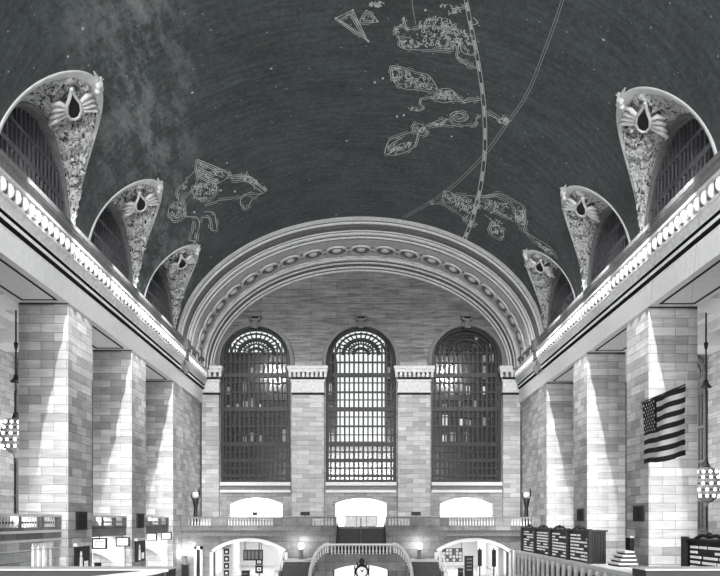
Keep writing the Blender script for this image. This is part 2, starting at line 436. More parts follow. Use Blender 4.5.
figure('beast_painting', 'faint painted beast with long curving tail above the end arch',
  [[(180,150),(200,130),(235,150),(225,180),(190,175),(180,150)],[(130,185),(190,185),(230,215),(270,240),(330,270)],[(235,145),(300,150),(350,150),(420,140),(470,160),(515,190),(535,240),(530,290),(560,320),(640,370),(670,420)],
   [(350,160),(420,155),(460,180),(495,230),(500,270),(540,310)],[(330,165),(400,200),(480,260)],[(345,190),(420,225),(470,250)],[(360,230),(390,260),(380,300),(420,330),(440,320),(435,280)],[(270,240),(290,275),(330,270)],[(540,310),(600,370),(650,400)],[(230,150),(300,185),(340,200)],[(130,170),(140,190)]],
  [([(180,140),(235,140),(225,180),(190,175)],12,5),([(240,150),(340,155),(350,200),(290,260),(230,200)],34,7),([(470,170),(535,210),(535,290),(490,260)],30,6),([(380,240),(440,260),(435,330),(385,310)],22,6),([(350,160),(460,180),(480,250),(360,220)],16,8),([(545,320),(640,375),(660,410),(590,370)],14,6)],
  4.236, 400, 160, .9, (), 'paint')
zb = MB()
zl = smooth([(464,-12),(470,20),(478,60),(484,105),(485,150),(480,190),(472,220),(464,240)], 8)
for dx in (-1.8, 1.8): ribbon(zb, [(p[0]+dx, p[1]) for p in zl], .75)
for i in range(0, len(zl)-2, 4): ribbon(zb, zl[i:i+3], 2.2)
o = zb.build('zodiac_band_painting', M['paint'], ceiling); o['label'] = 'dashed double line of the zodiac painted down the vault'
zb = MB()
zl = smooth([(566,-12),(560,8),(545,50),(528,92),(508,122),(484,155),(455,184),(430,202),(404,217)], 6)
for dx in (-1.1, 1.1): ribbon(zb, [(p[0]+dx, p[1]+dx*.5) for p in zl], .8)
ribbon(zb, smooth([(412,-6),(413,8),(416,24)]), 1.0)
o = zb.build('equator_line_painting', M['paintd'], ceiling); o['label'] = 'thin double line curving across the vault past the zodiac band'
# ------------------------------------------------------------------ lunettes
win_n = [3]
def lunette(s, yc, desc):
    win_n[0] += 1
    XW = 18.5
    def wpt(th): return Vector((s*XW, yc+4.85*math.cos(th), Z(17.3+5.7*math.sin(th))))
    def opt(th):
        h = HS+RISE[s]*math.sin(th)
        return Vector((s*vx(h), yc+W*math.cos(th), Z(h)))
    root = sempty('window_%d' % win_n[0], (s*XW, yc, Z(17)), desc)
    N, R = 120, 34
    def base(th, r): return wpt(th).lerp(opt(th), r)
    def nrm(th, r):
        a = base(min(PI, th+.01), r)-base(max(0, th-.01), r); b = base(th, min(1, r+.02))-base(th, max(0, r-.02))
        n = a.cross(b)
        if n.length < 1e-9: return Vector((-s, 0, 0))
        n.normalize()
        c = Vector((s*14, yc, Z(17)))-base(th, r)
        return n if n.dot(c) > 0 else -n
    rows = []
    for i in range(N+1):
        th = PI*i/N; row = []
        for j in range(R+1):
            r = j/R; p = base(th, r)
            env = max(0, min(1, (r-.1)/.06))*max(0, min(1, (.9-r)/.05))*min(1, math.sin(th)*3)*(1 if th < PI*.55 else max(.12, 1-(th-PI*.55)*2.2))
            if env > 0:
                q = Vector((p.x*1.0, (p.y-yc), p.z))
                q.y = abs(q.y)+.001*0
                v = noise.turbulence(q*1.15, 4, True, noise_basis='BLENDER', amplitude_scale=.65, frequency_scale=2.1)
                cell = noise.voronoi(q*1.6)[0]
                v = .42*v+.45*max(0, .5-cell[0])
                p = p+nrm(th, r)*env*(v*.9)
            row.append(p)
        rows.append(row)
    o = MB().grid(rows, 0, True).build('relief_panel', M['relief'], root); o['label'] = 'pale plaster relief of foliage and figures'
    # white border rib along the groin
    rows = []
    for i in range(N+1):
        th = PI*i/N; n = nrm(th, .9); wd = min(.6, .65/max(.3, (opt(th)-wpt(th)).length)); a, b = base(th, 1-wd), base(th, 1.0)
        e = (b-a); vn = Vector((-opt(th).x/XA**2, 0, -(opt(th).z-E-HS)/HB**2)).normalized()
        rows.append([a, a+n*.1, a.lerp(b, .25)+n*.13, b+n*.1, b+vn*.06+e.normalized()*.03, b+e.normalized()*.03-vn*.1])
    MB().grid(rows, 0, False).build('border', M['border'], root)
    # window reveal arch
    rows = []
    for i in range(N+1):
        th = PI*i/N; a = base(th, 0); n = nrm(th, .05)
        rows.append([a+Vector((s*.5, 0, 0)), a+n*.06, base(th, .05)+n*.14, base(th, .1)+n*.1, base(th, .11)])
    MB().grid(rows, 0, False).build('reveal', M['trimd'], root)
    pane = [wpt(PI*i/40)+Vector((s*.4, 0, 0)) for i in range(41)]
    mb = MB(); mb.face([tuple(pane[0]-Vector((0, 0, 2)))]+[tuple(p) for p in pane]+[tuple(pane[-1]-Vector((0, 0, 2)))])
    mb.build('pane', M['lunglass'], root)
    mb = MB()
    for k in range(-9, 10):
        y = k*.52; zt = 17.3+5.7*math.sqrt(max(0, 1-(y/4.85)**2)) if abs(y) < 4.85 else 17.3
        ww = .05 if k % 3 else .09
        mb.box(s*(XW+.1), s*(XW+.38), yc+y-ww, yc+y+ww, Z(15.5), Z(zt))
    for h, t in ((18.2, .12), (20.0, .16), (21.4, .1)):
        hw = 4.85*math.sqrt(1-((h-17.3)/5.7)**2)
        mb.box(s*(XW+.08), s*(XW+.38), yc-hw, yc+hw, Z(h-t), Z(h+t))
    pth = [wpt(PI*i/40)+Vector((s*.2, 0, 0)) for i in range(41)]
    mb.tube(pth, .16, 6)
    mb.build('frame', M['lunbar'], root)
    # cartouche knot at the point of the vault and a carved shield below it
    ap = opt(PI/2); mb = MB(); rnd = random.Random(5)
    for k in range(16):
        a = rnd.uniform(0, 2*PI); d = rnd.uniform(0, .5)
        mb.ball((ap.x-s*(-.05+rnd.uniform(0, .18)), ap.y+d*math.cos(a)*.9, ap.z-.1+d*math.sin(a)*1.1), (.18, rnd.uniform(.1, .2), rnd.uniform(.1, .22)), 7, 5)
    mb.tube([ap+Vector((0, 0, -.05)), ap+Vector((-s*.1, -.5, -.02)), ap+Vector((-s*.12, -1.0, -.03))], [.14, .12, .04], 6)
    mb.build('cartouche', M['border'], root)
    mb = MB(); th = PI*.5; c = base(th, .52); n = nrm(th, .5)
    u = Vector((-c.x, -c.y, 0)).normalized(); u = (u-n*u.dot(n)).normalized(); w = n.cross(u).normalized()
    ring = [(0, 1.5), (.16, .85), (.40, .25), (.44, -.35), (.28, -.8), (0, -.95), (-.28, -.8), (-.44, -.35), (-.40, .25), (-.16, .85)]
    for sc_, hh, mi in ((1, .62, 0),):
        mb.face([c+w*a*sc_+u*b*sc_+n*hh for a, b in ring], 1)
    rim = [c+w*a+u*b+n*.62 for a, b in ring]
    mb.tube(rim+[rim[0]], .1, 6, 0)
    for sg in (-1, 1):
        for k in range(4):
            mb.tube([c+w*sg*.4+u*(.1-.2*k)+n*.5, c+w*sg*(.8+.1*k)+u*(.75-.42*k)+n*.7, c+w*sg*(1.15+.12*k)+u*(.5-.5*k)+n*.5, c+w*sg*(1.0+.12*k)+u*(.1-.5*k)+n*.5], [.12, .15, .1, .03], 5, 0)
    mb.build('shield', [M['border'], M['groove']], root)
names = ['nearest', 'middle', 'farthest']
for s, sd in ((-1, 'left'), (1, 'right')):
    for i, yc in enumerate(BAYS[s]):
        lunette(s, yc, '%s lunette window with pale relief surround, above the %s cornice' % (names[i], sd))

# ------------------------------------------------------------------ end arch
arch = [(71.9, -.05), (71.75, .2), (72.05, .32), (72.35, .20), (72.7, .35), (73.1, .28), (73.4, .42), (74.2, .42), (74.3, .52), (75.0, .5), (75.15, .62),
        (75.9, .56), (76.0, .66), (77.2, .66), (77.35, .58), (80.8, .60), (80.95, .78), (81.4, .74), (81.6, .9), (82.1, .86), (82.3, 1.0), (83.0, 1.05), (83.15, 1.22), (83.6, 1.2), (83.7, 1.35), (84.2, 1.35)]
AN = 96
def apt(t, y, ins): return Vector(((XA-ins)*math.cos(t), y, Z(HS+(HB-ins)*math.sin(t))))
mb = MB()
bands = [2, 0, 0, 1, 0, 1, 1, 0, 1, 0, 1, 1, 0, 0, 0, 0, 1, 0, 1, 0, 1, 0, 1, 0, 0]
for k in range(len(arch)-1):
    rows = [[apt(PI*i/AN, *arch[k]), apt(PI*i/AN, *arch[k+1])] for i in range(AN+1)]
    mb.grid(rows, bands[k], True)
for i in range(260):                      # bead and dentil rows
    t = PI*(i+.5)/260
    for y, ins in ((72.55, .3), (74.65, .56), (75.5, .64), (81.2, .8)):
        c = apt(t, y, ins); mb.ball(c, .16, 5, 4, 2)
trim1 = struct(mb.build('trim_1', [M['trim'], M['trimd'], M['white']], origin=(0, 0, 0)), 'broad carved arch of mouldings framing the end wall under the vault')
for i in range(21):
    t = PI*(i+.5)/21; c = apt(t, 78.7, .66); tn = (apt(t+.01, 78.7, .66)-apt(t-.01, 78.7, .66)).normalized(); up = Vector((-math.cos(t), 0, -math.sin(t)))
    md = MB(); ay = Vector((0, 1, 0))
    def ov(a, r1, r2, h): return c+tn*math.cos(a)*r1+ay*math.sin(a)*r2+up*h
    prof = [(1.2, 1.2, 0), (1.15, 1.15, .18), (.95, .95, .18), (.85, .85, .02), (.5, .5, .02), (.35, .35, .22), (.02, .02, .28)]
    for k in range(len(prof)-1):
        md.grid([[ov(2*PI*j/20, *prof[k]) for j in range(20)], [ov(2*PI*j/20, *prof[k+1]) for j in range(20)]], 1 if k in (2, 3) else 0, True, closed=True)
    for sg in (-1, 1):
        p = c+tn*sg*1.25
        md.ball(p+up*.05, .16, 6, 4, 0)
        md.ball(p+ay*.45+up*.05, .14, 6, 4, 1); md.ball(p-ay*.45+up*.05, .14, 6, 4, 1)
    md.build('medallion', [M['trim'], M['trimd']], trim1)

# ------------------------------------------------------------------ end wall
WX = [-12.3, 0, 12.3]
def emap(u, v, d): return (u, YE+d, Z(v))
HW = 4.1; ZS = 18.5
outer = [(-18.5, -.9), (18.5, -.9)]+[(18.5*math.cos(PI*i/40), 17.3+13.2*math.sin(PI*i/40)) for i in range(41)]
up_out = [(-18.5, 13.2), (18.5, 13.2)]+outer[2:]
holes = [arch_loop(x, HW, 4.4, ZS, HW) for x in WX]
holes += [seg_loop(-12.25, 3.05, .3, 1.85, .75), seg_loop(0.0, 2.95, -.75, 1.95, .6), seg_loop(12.3, 3.05, .3, 1.85, .75)]
mb = MB().wall(outer, holes, emap, .9)
me_wall = mb.build('wall_back', [M['end'], M['rough']], origin=(0, 0, 0))
for p in me_wall.data.polygons:
    if p.center[2] > Z(14.5) and abs(p.normal[1]) > .9: p.material_index = 1
struct(me_wall, 'end wall with three tall arched windows and rough stone above')

def big_window(i, cx, lit):
    root = sempty('window_%d' % (i+1), (cx, YE, Z(4.4)), 'tall arched iron-barred window, %s of the three in the end wall' % ('left', 'middle', 'right')[i])
    yb = YE+.45; zs = ZS
    def top(x): return zs+math.sqrt(max(0, HW*HW-x*x))
    mb = MB()
    # frame outline
    lp = arch_loop(cx, HW, 4.4, zs, HW); li = arch_loop(cx, HW-.32, 4.75, zs, HW-.32)
    for k in range(len(lp)):
        a, b, c, d = lp[k], lp[(k+1) % len(lp)], li[(k+1) % len(lp)], li[k]
        mb.face([(a[0], yb, Z(a[1])), (b[0], yb, Z(b[1])), (c[0], yb, Z(c[1])), (d[0], yb, Z(d[1]))])
        mb.face([(d[0], yb, Z(d[1])), (c[0], yb, Z(c[1])), (c[0], yb+.3, Z(c[1])), (d[0], yb+.3, Z(d[1]))])
    n = 15
    for k in range(1, n):
        x = -HW+2*HW*k/n; ht = min(top(x), 20.6)
        w = .085 if k % 2 else .105
        mb.box(cx+x-w, cx+x+w, yb+.02, yb+.2, Z(4.6), Z(ht))
    hs = [(17.0, .24), (13.0, .24), (8.9, .24), (18.5, .09), (15.0, .1), (11.0, .1), (7.0, .2), (5.2, .14), (19.6, .08), (16.1, .05), (14.1, .05), (12.1, .05), (10.0, .05), (8.0, .06), (6.1, .08)]
    for h, t in hs:
        hw = HW if h < zs else math.sqrt(max(0, HW*HW-(h-zs)**2))
        mb.box(cx-hw, cx+hw, yb-.03, yb+.22, Z(h-t), Z(h+t))
    # fan light in the head
    c0 = 19.6
    for k in range(13):
        a = PI*(k+.5)/13; r0 = .9
        x1, z1 = 2.9*math.cos(a), 20.0+2.3*math.sin(a)*.9
        x0, z0 = r0*math.cos(a), 19.7+r0*math.sin(a)
        mb.tube([(cx+x0, yb+.1, Z(z0)), (cx+x1, yb+.1, Z(min(z1, top(x1)-.05)))], .09, 5)
    for r, tt in ((.9, .2), (1.5, .1), (2.1, .24), (2.9, .12), (3.5, .22)):
        mb.tube([(cx+r*math.cos(PI*k/18), yb+.1, Z(min(19.4+.85*r*math.sin(PI*k/18), top(r*math.cos(PI*k/18))))) for k in range(19)], tt, 5)
    mb.build('frame', M['iron'], root)
    mb = MB(); mb.face([(x, yb+.3, Z(z)) for x, z in lp]); mb.build('pane', M['glass'], root)
    # archivolt, keystone, sill
    mb = MB()
    prof = [(HW-.02, .0), (HW-.02, -.32), (HW+.18, -.36), (HW+.2, -.22), (HW+.4, -.26), (HW+.45, 0)]
    for (r0, d0), (r1, d1) in zip(prof, prof[1:]):
        rows = [[(cx+r*math.cos(PI*k/40), YE+d, Z(zs+r*math.sin(PI*k/40))) for r, d in ((r0, d0), (r1, d1))] for k in range(41)]
        mb.grid(rows, 0, True)
        for sg in (-1, 1):
            mb.face([(cx+sg*r0, YE+d0, Z(17.75)), (cx+sg*r1, YE+d1, Z(17.75)), (cx+sg*r1, YE+d1, Z(zs)), (cx+sg*r0, YE+d0, Z(zs))])
    mb.build('archivolt', M['trimd'], root)
    mb = MB(); kz = zs+HW
    mb.box(cx-.3, cx+.3, YE-.7, YE, Z(kz-.35), Z(kz+.5)); mb.box(cx-.5, cx+.5, YE-.75, YE, Z(kz+.5), Z(kz+.68)); mb.box(cx-.7, cx+.7, YE-.85, YE, Z(kz+.95), Z(kz+1.1))
    for sg in (-1, 1):
        mb.ball((cx+sg*.52, YE-.5, Z(kz+.8)), (.2, .3, .2), 8, 6); mb.ball((cx+sg*.42, YE-.5, Z(kz+.1)), (.16, .25, .35), 8, 6)
    mb.ball((cx, YE-.75, Z(kz+.15)), (.22, .2, .35), 8, 6)
    mb.build('keystone', M['trimd'], root)
    mb = MB(); mb.box(cx-4.1, cx+4.1, YE-.5, YE+.3, Z(4.0), Z(4.4)); mb.box(cx-4.1, cx+4.1, YE-.3, YE, Z(3.2), Z(3.5)); mb.build('sill', M['white'], root)
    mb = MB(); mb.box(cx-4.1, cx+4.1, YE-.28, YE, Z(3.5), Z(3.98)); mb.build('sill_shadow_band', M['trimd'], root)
for i, x in enumerate(WX): big_window(i, x, i == 1)

# pilasters of the end wall
pil_desc = ['narrow corner pilaster at left end of the back wall', 'broad pilaster between left and middle arched windows', 'broad pilaster between middle and right arched windows', 'narrow corner pilaster at right end of the back wall']
for k, (a, b) in enumerate([(-18.45, -16.45), (-8.0, -4.3), (4.3, 8.0), (16.45, 18.45)]):
    root = thing('pilaster', ((a+b)/2, YE-.3, Z(FB)), pil_desc[k], 'pilaster', 'end wall pilasters')
    MB().box(a, b, YE-.62, YE-.03, Z(FB), Z(14.75)).build('shaft', M['wall'], root)
    mb = MB(); mb.box(a-.08, b+.08, YE-.72, YE-.03, Z(14.75), Z(15.0)); mb.box(a-.02, b+.02, YE-.66, YE-.03, Z(15.0), Z(16.0))
    mb.box(a-.14, b+.14, YE-.8, YE-.03, Z(16.0), Z(16.25)); mb.box(a-.4, b+.4, YE-1.1, YE-.03, Z(17.05), Z(17.4)); mb.box(a-.5, b+.5, YE-1.25, YE-.03, Z(17.4), Z(17.75))
    for j in range(int((b-a+.5)/.52)+1):
        x = a-.2+j*(b-a+.4)/int((b-a+.5)/.52)
        mb.box(x-.15, x+.15, YE-1.0, YE-.6, Z(16.5), Z(17.05))
    mb.build('capital', M['trim'], root)
    mb = MB(); mb.box(a-.06, b+.06, YE-.7, YE-.03, Z(14.5), Z(14.75)); mb.build('necking', M['groove'], root)
    mb = MB(); mb.box(a-.06, b+.06, YE-.82, YE-.6, Z(16.25), Z(16.5)); mb.build('necking', M['groove'], root)

# outside: neighbouring buildings seen through the glass
for cx, zt, lab, seed in ((-24, 19.5, 'dark building with few lit windows outside the left arched window', 1), (24, 24.5, 'dark building with few lit windows outside the right arched window', 2), (0, 9.2, 'low dim building outside the middle arched window', 3)):
    rnd = random.Random(seed); hw = 12 if cx else 8; yb = 110 if cx else 125
    cx2 = cx*.66
    root = thing('neighbouring_building', (cx2, yb, 0), lab, 'building')
    zt2 = zt*yb/YE
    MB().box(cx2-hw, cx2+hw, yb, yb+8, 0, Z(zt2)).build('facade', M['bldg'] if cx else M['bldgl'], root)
    mb = MB(); mb2 = MB()
    if cx:
        for r in range(5, int(zt2/2.4)):
            for c in range(int(2*hw/1.2)):
                q = rnd.random(); w_ = rnd.uniform(.35, .85); hh = rnd.uniform(.7, 2.0)
                if q < .42:
                    MB().box(cx2-hw+.2+c*1.2, cx2-hw+.2+c*1.2+w_, yb-.1, yb, Z(r*2.4), Z(r*2.4+hh)).build('window', M['bldgw'] if q < .10 else M['bldgd'], root)
    else:
        for c in range(10): MB().box(cx2-7.5+c*1.5, cx2-7.5+c*1.5+.5, yb-.1, yb, Z(2), Z(zt2-1)).build('window', M['bldg'], root)

# ------------------------------------------------------------------ entablature and side walls
prof = [(19.6, 18.15), (17.6, 18.15), (17.62, 17.9), (17.78, 17.8), (17.8, 17.35), (17.66, 17.3), (17.66, 17.12), (17.95, 17.05), (17.95, 16.3), (17.74, 16.25), (17.74, 16.12),
        (17.85, 16.05), (18.02, 15.75), (18.02, 15.6), (18.32, 15.58), (18.32, 15.44), (18.06, 15.42), (18.06, 15.2), (18.36, 15.18), (18.36, 15.02), (18.2, 15.0), (18.3, 14.9), (18.3, HT), (21.4, HT), (21.4, 18.15)]
pm = [3, 3, 3, 3, 0, 0, 0, 0, 0, 0, 0, 0, 0, 2, 2, 0, 1, 2, 2, 1, 1, 1, 1, 1]
for s, sd in ((-1, 'left'), (1, 'right')):
    mb = MB()
    for k in range(len(prof)-1):
        a, b = prof[k], prof[k+1]
        mb.face([(s*a[0], 4, Z(a[1])), (s*b[0], 4, Z(b[1])), (s*b[0], YE, Z(b[1])), (s*a[0], YE, Z(a[1]))], pm[k])
    o = struct(mb.build('trim_2' if s < 0 else 'trim_3', [M['trim'], M['arch'], M['groove'], M['trimd']], origin=(s*18.3, 44, Z(HT))), 'long %s cornice with a row of white egg mouldings' % sd)
    mb = MB(); ys = 31.0
    while ys < 83.2:
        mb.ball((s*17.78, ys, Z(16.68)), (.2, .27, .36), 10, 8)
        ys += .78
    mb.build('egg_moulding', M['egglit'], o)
    mb = MB(); ys = 31.0
    while ys < 83.2:
        mb.box(s*17.7, s*17.9, ys+.36, ys+.42, Z(16.35), Z(17.0))
        ys += .78
    mb.build('dart_moulding', M['trimd'], o)
    # break in the cornice where the end arch starts
    mb = MB(); mb.box(s*17.35, s*18.3, 72.2, 73.3, Z(17.1), Z(18.2)); mb.box(s*17.5, s*18.3, 72.3, 73.2, Z(16.2), Z(17.1)); mb.box(s*17.75, s*18.3, 72.4, 73.1, Z(15.1), Z(16.2)); mb.ball((s*17.7, 72.75, Z(15.2)), (.3, .3, .5), 8, 6)
    mb.build('bracket', M['trimd'], o)
    # soffit panels between piers
    mb = MB()
    for (a0, a1), (b0, b1) in zip(piers(s), piers(s)[1:]):
        for x in (18.75, 20.85): mb.box(s*x, s*(x+.14), a1+.5, b0-.5, Z(HT-.03), Z(HT+.02))
        for y in (a1+.5, b0-.64): mb.box(s*18.75, s*20.99, y, y+.14, Z(HT-.03), Z(HT+.02))
    mb.build('soffit_panel', M['groove'], o)
    # corner wall between last pier and end wall, aisle shell
    mb = MB(); mb.box(s*18.7, s*21.4, piers(s)[3][1], YE, 0, Z(HT))
    struct(mb.build('wall_left_corner' if s < 0 else 'wall_right_corner', M['wall'], origin=(s*18.7, 79, 0)), '%s corner wall between the last pier and the end wall' % sd)
    mb = MB(); mb.box(s*30, s*30.4, 20, 86, 0, Z(16.4)); mb.box(s*21.4, s*30, 84, 84.4, 0, Z(16.4)); mb.box(s*21.4, s*30, 19.6, 20, 0, Z(16.4))
    w = struct(mb.build('wall_left' if s < 0 else 'wall_right', M['wall'], origin=(s*18.7, 79, 0)), '%s aisle wall behind the piers' % sd)
    mb = MB(); mb.box(s*21.4, s*30.2, 20, 84, Z(16.0), Z(16.4))
    for a, b in piers(s): mb.box(s*21.4, s*30, a+.3, b-.3, Z(14.2), Z(16.0))
    for x in (23.6, 26.0, 28.2): mb.box(s*x, s*(x+.5), 20, 84, Z(15.3), Z(16.0))
    mb.build('aisle_ceiling', M['white'], w)
    mb = MB()
    for y in (40, 52.5, 63.8, 76):                  # dark grille windows on the aisle wall
        mb.box(s*29.85, s*30, y-1.5, y+1.5, Z(-1.0), Z(11.2))
    mb.build('grille_backing', M['bronze'], w)
    mb = MB()
    for y in (40, 52.5, 63.8, 76):
        for k in range(6): mb.box(s*29.7, s*29.85, y-1.5+k*.56, y-1.3+k*.56, Z(-1.0), Z(11.2))
        for h in (-1.0, 2.0, 5.0, 8.0, 11.0): mb.box(s*29.68, s*29.85, y-1.6, y+1.6, Z(h), Z(h+.25))
        mb.tube([(s*29.7, y+1.4*math.cos(2*PI*k/20), Z(13)+1.4*math.sin(2*PI*k/20)) for k in range(21)], .16, 6)
        mb.tube([(s*29.7, y+.7*math.cos(2*PI*k/16), Z(13)+.7*math.sin(2*PI*k/16)) for k in range(17)], .12, 6)
    mb.build('grille', M['trimd'], w)

# ------------------------------------------------------------------ piers
pos = [('nearest', 'the frame edge'), ('second', ''), ('third', ''), ('last', '')]
pl = {(-1, 0): 'left stone pier just at the frame edge, nearest the camera', (-1, 1): 'large left stone pier beside the hanging lamp with dark plaque near its foot',
      (-1, 2): 'middle left stone pier between two bays with balustrades', (-1, 3): 'far left stone pier joining the corner wall',
      (1, 0): 'right stone pier just at the frame edge, nearest the camera', (1, 1): 'large right stone pier behind the hanging flag',
      (1, 2): 'middle right stone pier behind the departures board', (1, 3): 'far right stone pier joining the corner wall'}
for s in (-1, 1):
    for k, (a, b) in enumerate(piers(s)):
        root = thing('stone_pier', (s*(PX0+PX1)/2, (a+b)/2, 0), pl[(s, k)], 'pillar', 'stone piers along the hall')
        MB().box(s*PX0, s*PX1, a, b, 0, Z(HT)).build('shaft', M['pier'], root)
        mb = MB(); mb.box(s*PX0+.0, s*PX1, a-.01, a+.02, Z(HT-.14), Z(HT-.04)); mb.build('top_joint', M['groove'], root)
        if k in (1, 2):
            mb = MB(); c = a+2.0 if s < 0 else a+1.5; hz = (-.65, .55) if s < 0 else (-.1, .95)
            mb.box(s*(PX0-.12), s*PX0, c-.85, c+.85, Z(hz[0]), Z(hz[1])); p = mb.build('plaque', M['black'], root)
            mb = MB()
            for q in range(4): mb.box(s*(PX0-.15), s*(PX0-.12), c-.7+q*.38, c-.5+q*.38, Z(hz[0]+.1), Z(hz[1]-.1))
            mb.build('plaque_bars', M['groove'], p)

# ------------------------------------------------------------------ balustrade helper
def baluster_mesh(h, r):
    mb = MB(); mb.lathe(0, 0, [(r*.9, 0), (r*.9, .08*h), (r*.5, .14*h), (r*.95, .35*h), (r*.6, .62*h), (r*.42, .82*h), (r*.8, .9*h), (r*.8, h)], 8)
    me = bpy.data.meshes.new('baluster'); me.from_pydata(mb.v, [], mb.f); me.materials.append(M['white'])
    me.polygons.foreach_set('use_smooth', [True]*len(me.polygons)); return me
def put_balusters(root, spans, h, zb, bmesh_, gap):
    for a, b in spans:
        L = (Vector(b)-Vector(a)).length; n = max(1, int(L/gap))
        for i in range(n):
            p = Vector(a).lerp(Vector(b), (i+.5)/n)
            o = bpy.data.objects.new('baluster', bmesh_); C.objects.link(o); o.parent = root
            w = WL[root.name]; o.location = (p.x-w[0], p.y-w[1], zb-w[2])
BM1 = baluster_mesh(.72, .1)

# end balcony
mb = MB(); mb.box(-18.28, 18.28, 73.0, YE+.9, Z(FB-.25), Z(FB)); mb.box(-18.28, 18.28, 72.75, 73.6, Z(FB-.35), Z(FB-.2)); mb.box(-18.28, 18.28, 73.0, 73.5, Z(FB-.95), Z(FB-.35), 1)
struct(mb.build('trim_4', [M['balc'], M['trimd']]), 'balcony slab with dark moulded edge across the end of the hall')
def bal_front(s):
    lab = '%s half of the stone balustrade along the end balcony' % ('left' if s < 0 else 'right')
    root = thing('stone_balustrade', (s*10.4, 73.15, Z(FB)), lab, 'balustrade', 'end balcony balustrades')
    solids = [(2.45, 2.75), (5.0, 8.9), (13.6, 15.2), (17.3, 18.25)]; spans = [(2.75, 5.0), (8.9, 13.6), (15.2, 17.3)]
    MB().box(s*2.42, s*18.25, 72.95, 73.4, Z(.16), Z(.32)).build('rail', M['trimd'], root)
    MB().box(s*2.42, s*18.25, 72.98, 73.36, Z(FB), Z(FB+.14)).build('base_rail', M['balc'], root)
    for a, b in solids: MB().box(s*a, s*b, 72.98, 73.36, Z(FB+.14), Z(.16)).build('pedestal', M['balc'], root)
    put_balusters(root, [((s*a, 73.17, 0), (s*b, 73.17, 0)) for a, b in spans], .72, Z(FB+.14), BM1, .29)
for s in (-1, 1): bal_front(s)

# wall under the end balcony with ground arches and the room beyond
def fmap(u, v, d): return (u, 73.5+d, Z(v))
lo = [(-18.65, -E), (-15.1, -E)]
outer = [(-18.28, -E), (18.28, -E), (18.28, FB-.3), (-18.28, FB-.3)]
def open_loop(cx, hw, zs, rise):
    return seg_loop(cx, hw, -E+.01, zs, rise)
mb = MB().wall(outer, [open_loop(-11.5, 3.55, -3.3, 1.15), open_loop(11.4, 3.6, -3.3, 1.15), open_loop(0, 2.4, -3.2, .5)], fmap, .9)
struct(mb.build('wall_front', M['balc'], origin=(0, 73.5, 0)), 'stone wall under the end balcony with two wide low arches')
for s in (-1, 1):
    cx = 11.45*s
    mb = MB(); n = 20; R = (3.6**2+1.15**2)/(2*1.15); a0 = math.asin(3.6/R)
    rows = []
    for i in range(n+1):
        a = a0-2*a0*i/n
        for_ = []
        rows.append([(cx+r*math.sin(a), y, Z(-2.15-R+r*math.cos(a))) for r, y in ((R-.02, 73.6), (R-.02, 73.3), (R+.32, 73.3), (R+.34, 73.5))])
    mb.grid(rows, 0, False)
    for sg in (-1, 1): mb.box(cx+sg*3.6, cx+sg*3.95, 73.3, 73.5, 0, Z(-3.3))
    struct(mb.build('trim_%d' % (5 if s < 0 else 6), M['white']), 'pale arch surround of the %s ground passage' % ('left' if s < 0 else 'right'))
    mb = MB(); x0, x1 = cx-5.2, cx+5.2
    side = 'left' if s < 0 else 'right'
    for nm, bx in (('near', (x0-.2, x0, 74.5, 98, 0, Z(-1.3))), ('far', (x1, x1+.2, 74.5, 98, 0, Z(-1.3))), ('rear', (x0, x1, 98, 98.2, 0, Z(-1.3))), ('top', (x0, x1, 74.5, 98, Z(-1.5), Z(-1.3)))):
        struct(MB().box(*bx).build(('wall_%s_passage_%s' if nm != 'top' else 'ceiling_%s_passage_%s') % (side, nm), M['room']), 'white %s surface of the %s passage' % (nm, side))
    mb.box(cx-3.4, cx-2.9, 84, 84.8, 0, Z(-1.5)); mb.box(cx+2.0, cx+2.8, 82, 82.8, 0, Z(-1.5)); mb.box(cx+3.8, cx+4.4, 80, 80.6, 0, Z(-1.5))
    struct(mb.build('trim_%d' % (9 if s < 0 else 10), M['room']), 'white piers inside the %s passage' % side)
    L = bpy.data.lights.new('passage_fill', 'AREA'); L.energy = 900; L.size = 6; L.shape = 'RECTANGLE'; L.size_y = 14  # unseen panel assumed under the passage ceiling to brighten the passage
    lo_ = bpy.data.objects.new('passage_fill', L); C.objects.link(lo_); lo_.location = (cx, 86, Z(-1.55))
# rooms behind the balcony level openings
for k, (cx, hw) in enumerate([(-12.25, 5), (0, 5), (12.3, 5)]):
    mb = MB(); mb.box(cx-hw, cx-hw+.2, 85, 95, Z(FB), Z(3.2)); mb.box(cx+hw-.2, cx+hw, 85, 95, Z(FB), Z(3.2)); mb.box(cx-hw, cx+hw, 95, 95.2, Z(FB), Z(3.2)); mb.box(cx-hw, cx+hw, 85, 95, Z(3.2), Z(3.4)); mb.box(cx-hw, cx+hw, 85, 95, Z(FB-.2), Z(FB))
    struct(mb.build('wall_%s_alcove' % ('left', 'middle', 'right')[k], M['room']), 'bright white room behind the %s balcony opening' % ('left', 'middle', 'right')[k])
    L = bpy.data.lights.new('alcove_fill', 'AREA'); L.energy = 1600; L.size = 7; L.shape = 'RECTANGLE'; L.size_y = 8  # unseen panel assumed overhead to make the room bright
    lo_ = bpy.data.objects.new('alcove_fill', L); C.objects.link(lo_); lo_.location = (cx, 90, Z(3.15))
# glass door frame in the middle opening
root = thing('glass_screen', (0, 85.2, Z(FB)), 'low pale glazed screen inside the bright middle balcony opening', 'screen')
mb = MB(); mb.box(-1.9, 1.9, 85.15, 85.3, Z(.45), Z(.55)); 
for x in (-1.9, -.6, .6, 1.85): mb.box(x, x+.08, 85.15, 85.3, Z(FB), Z(.5))
mb.build('frame', M['trimd'], root); MB().box(-1.85, 1.85, 85.2, 85.24, Z(FB), Z(.45)).build('panel', M['trim'], root)
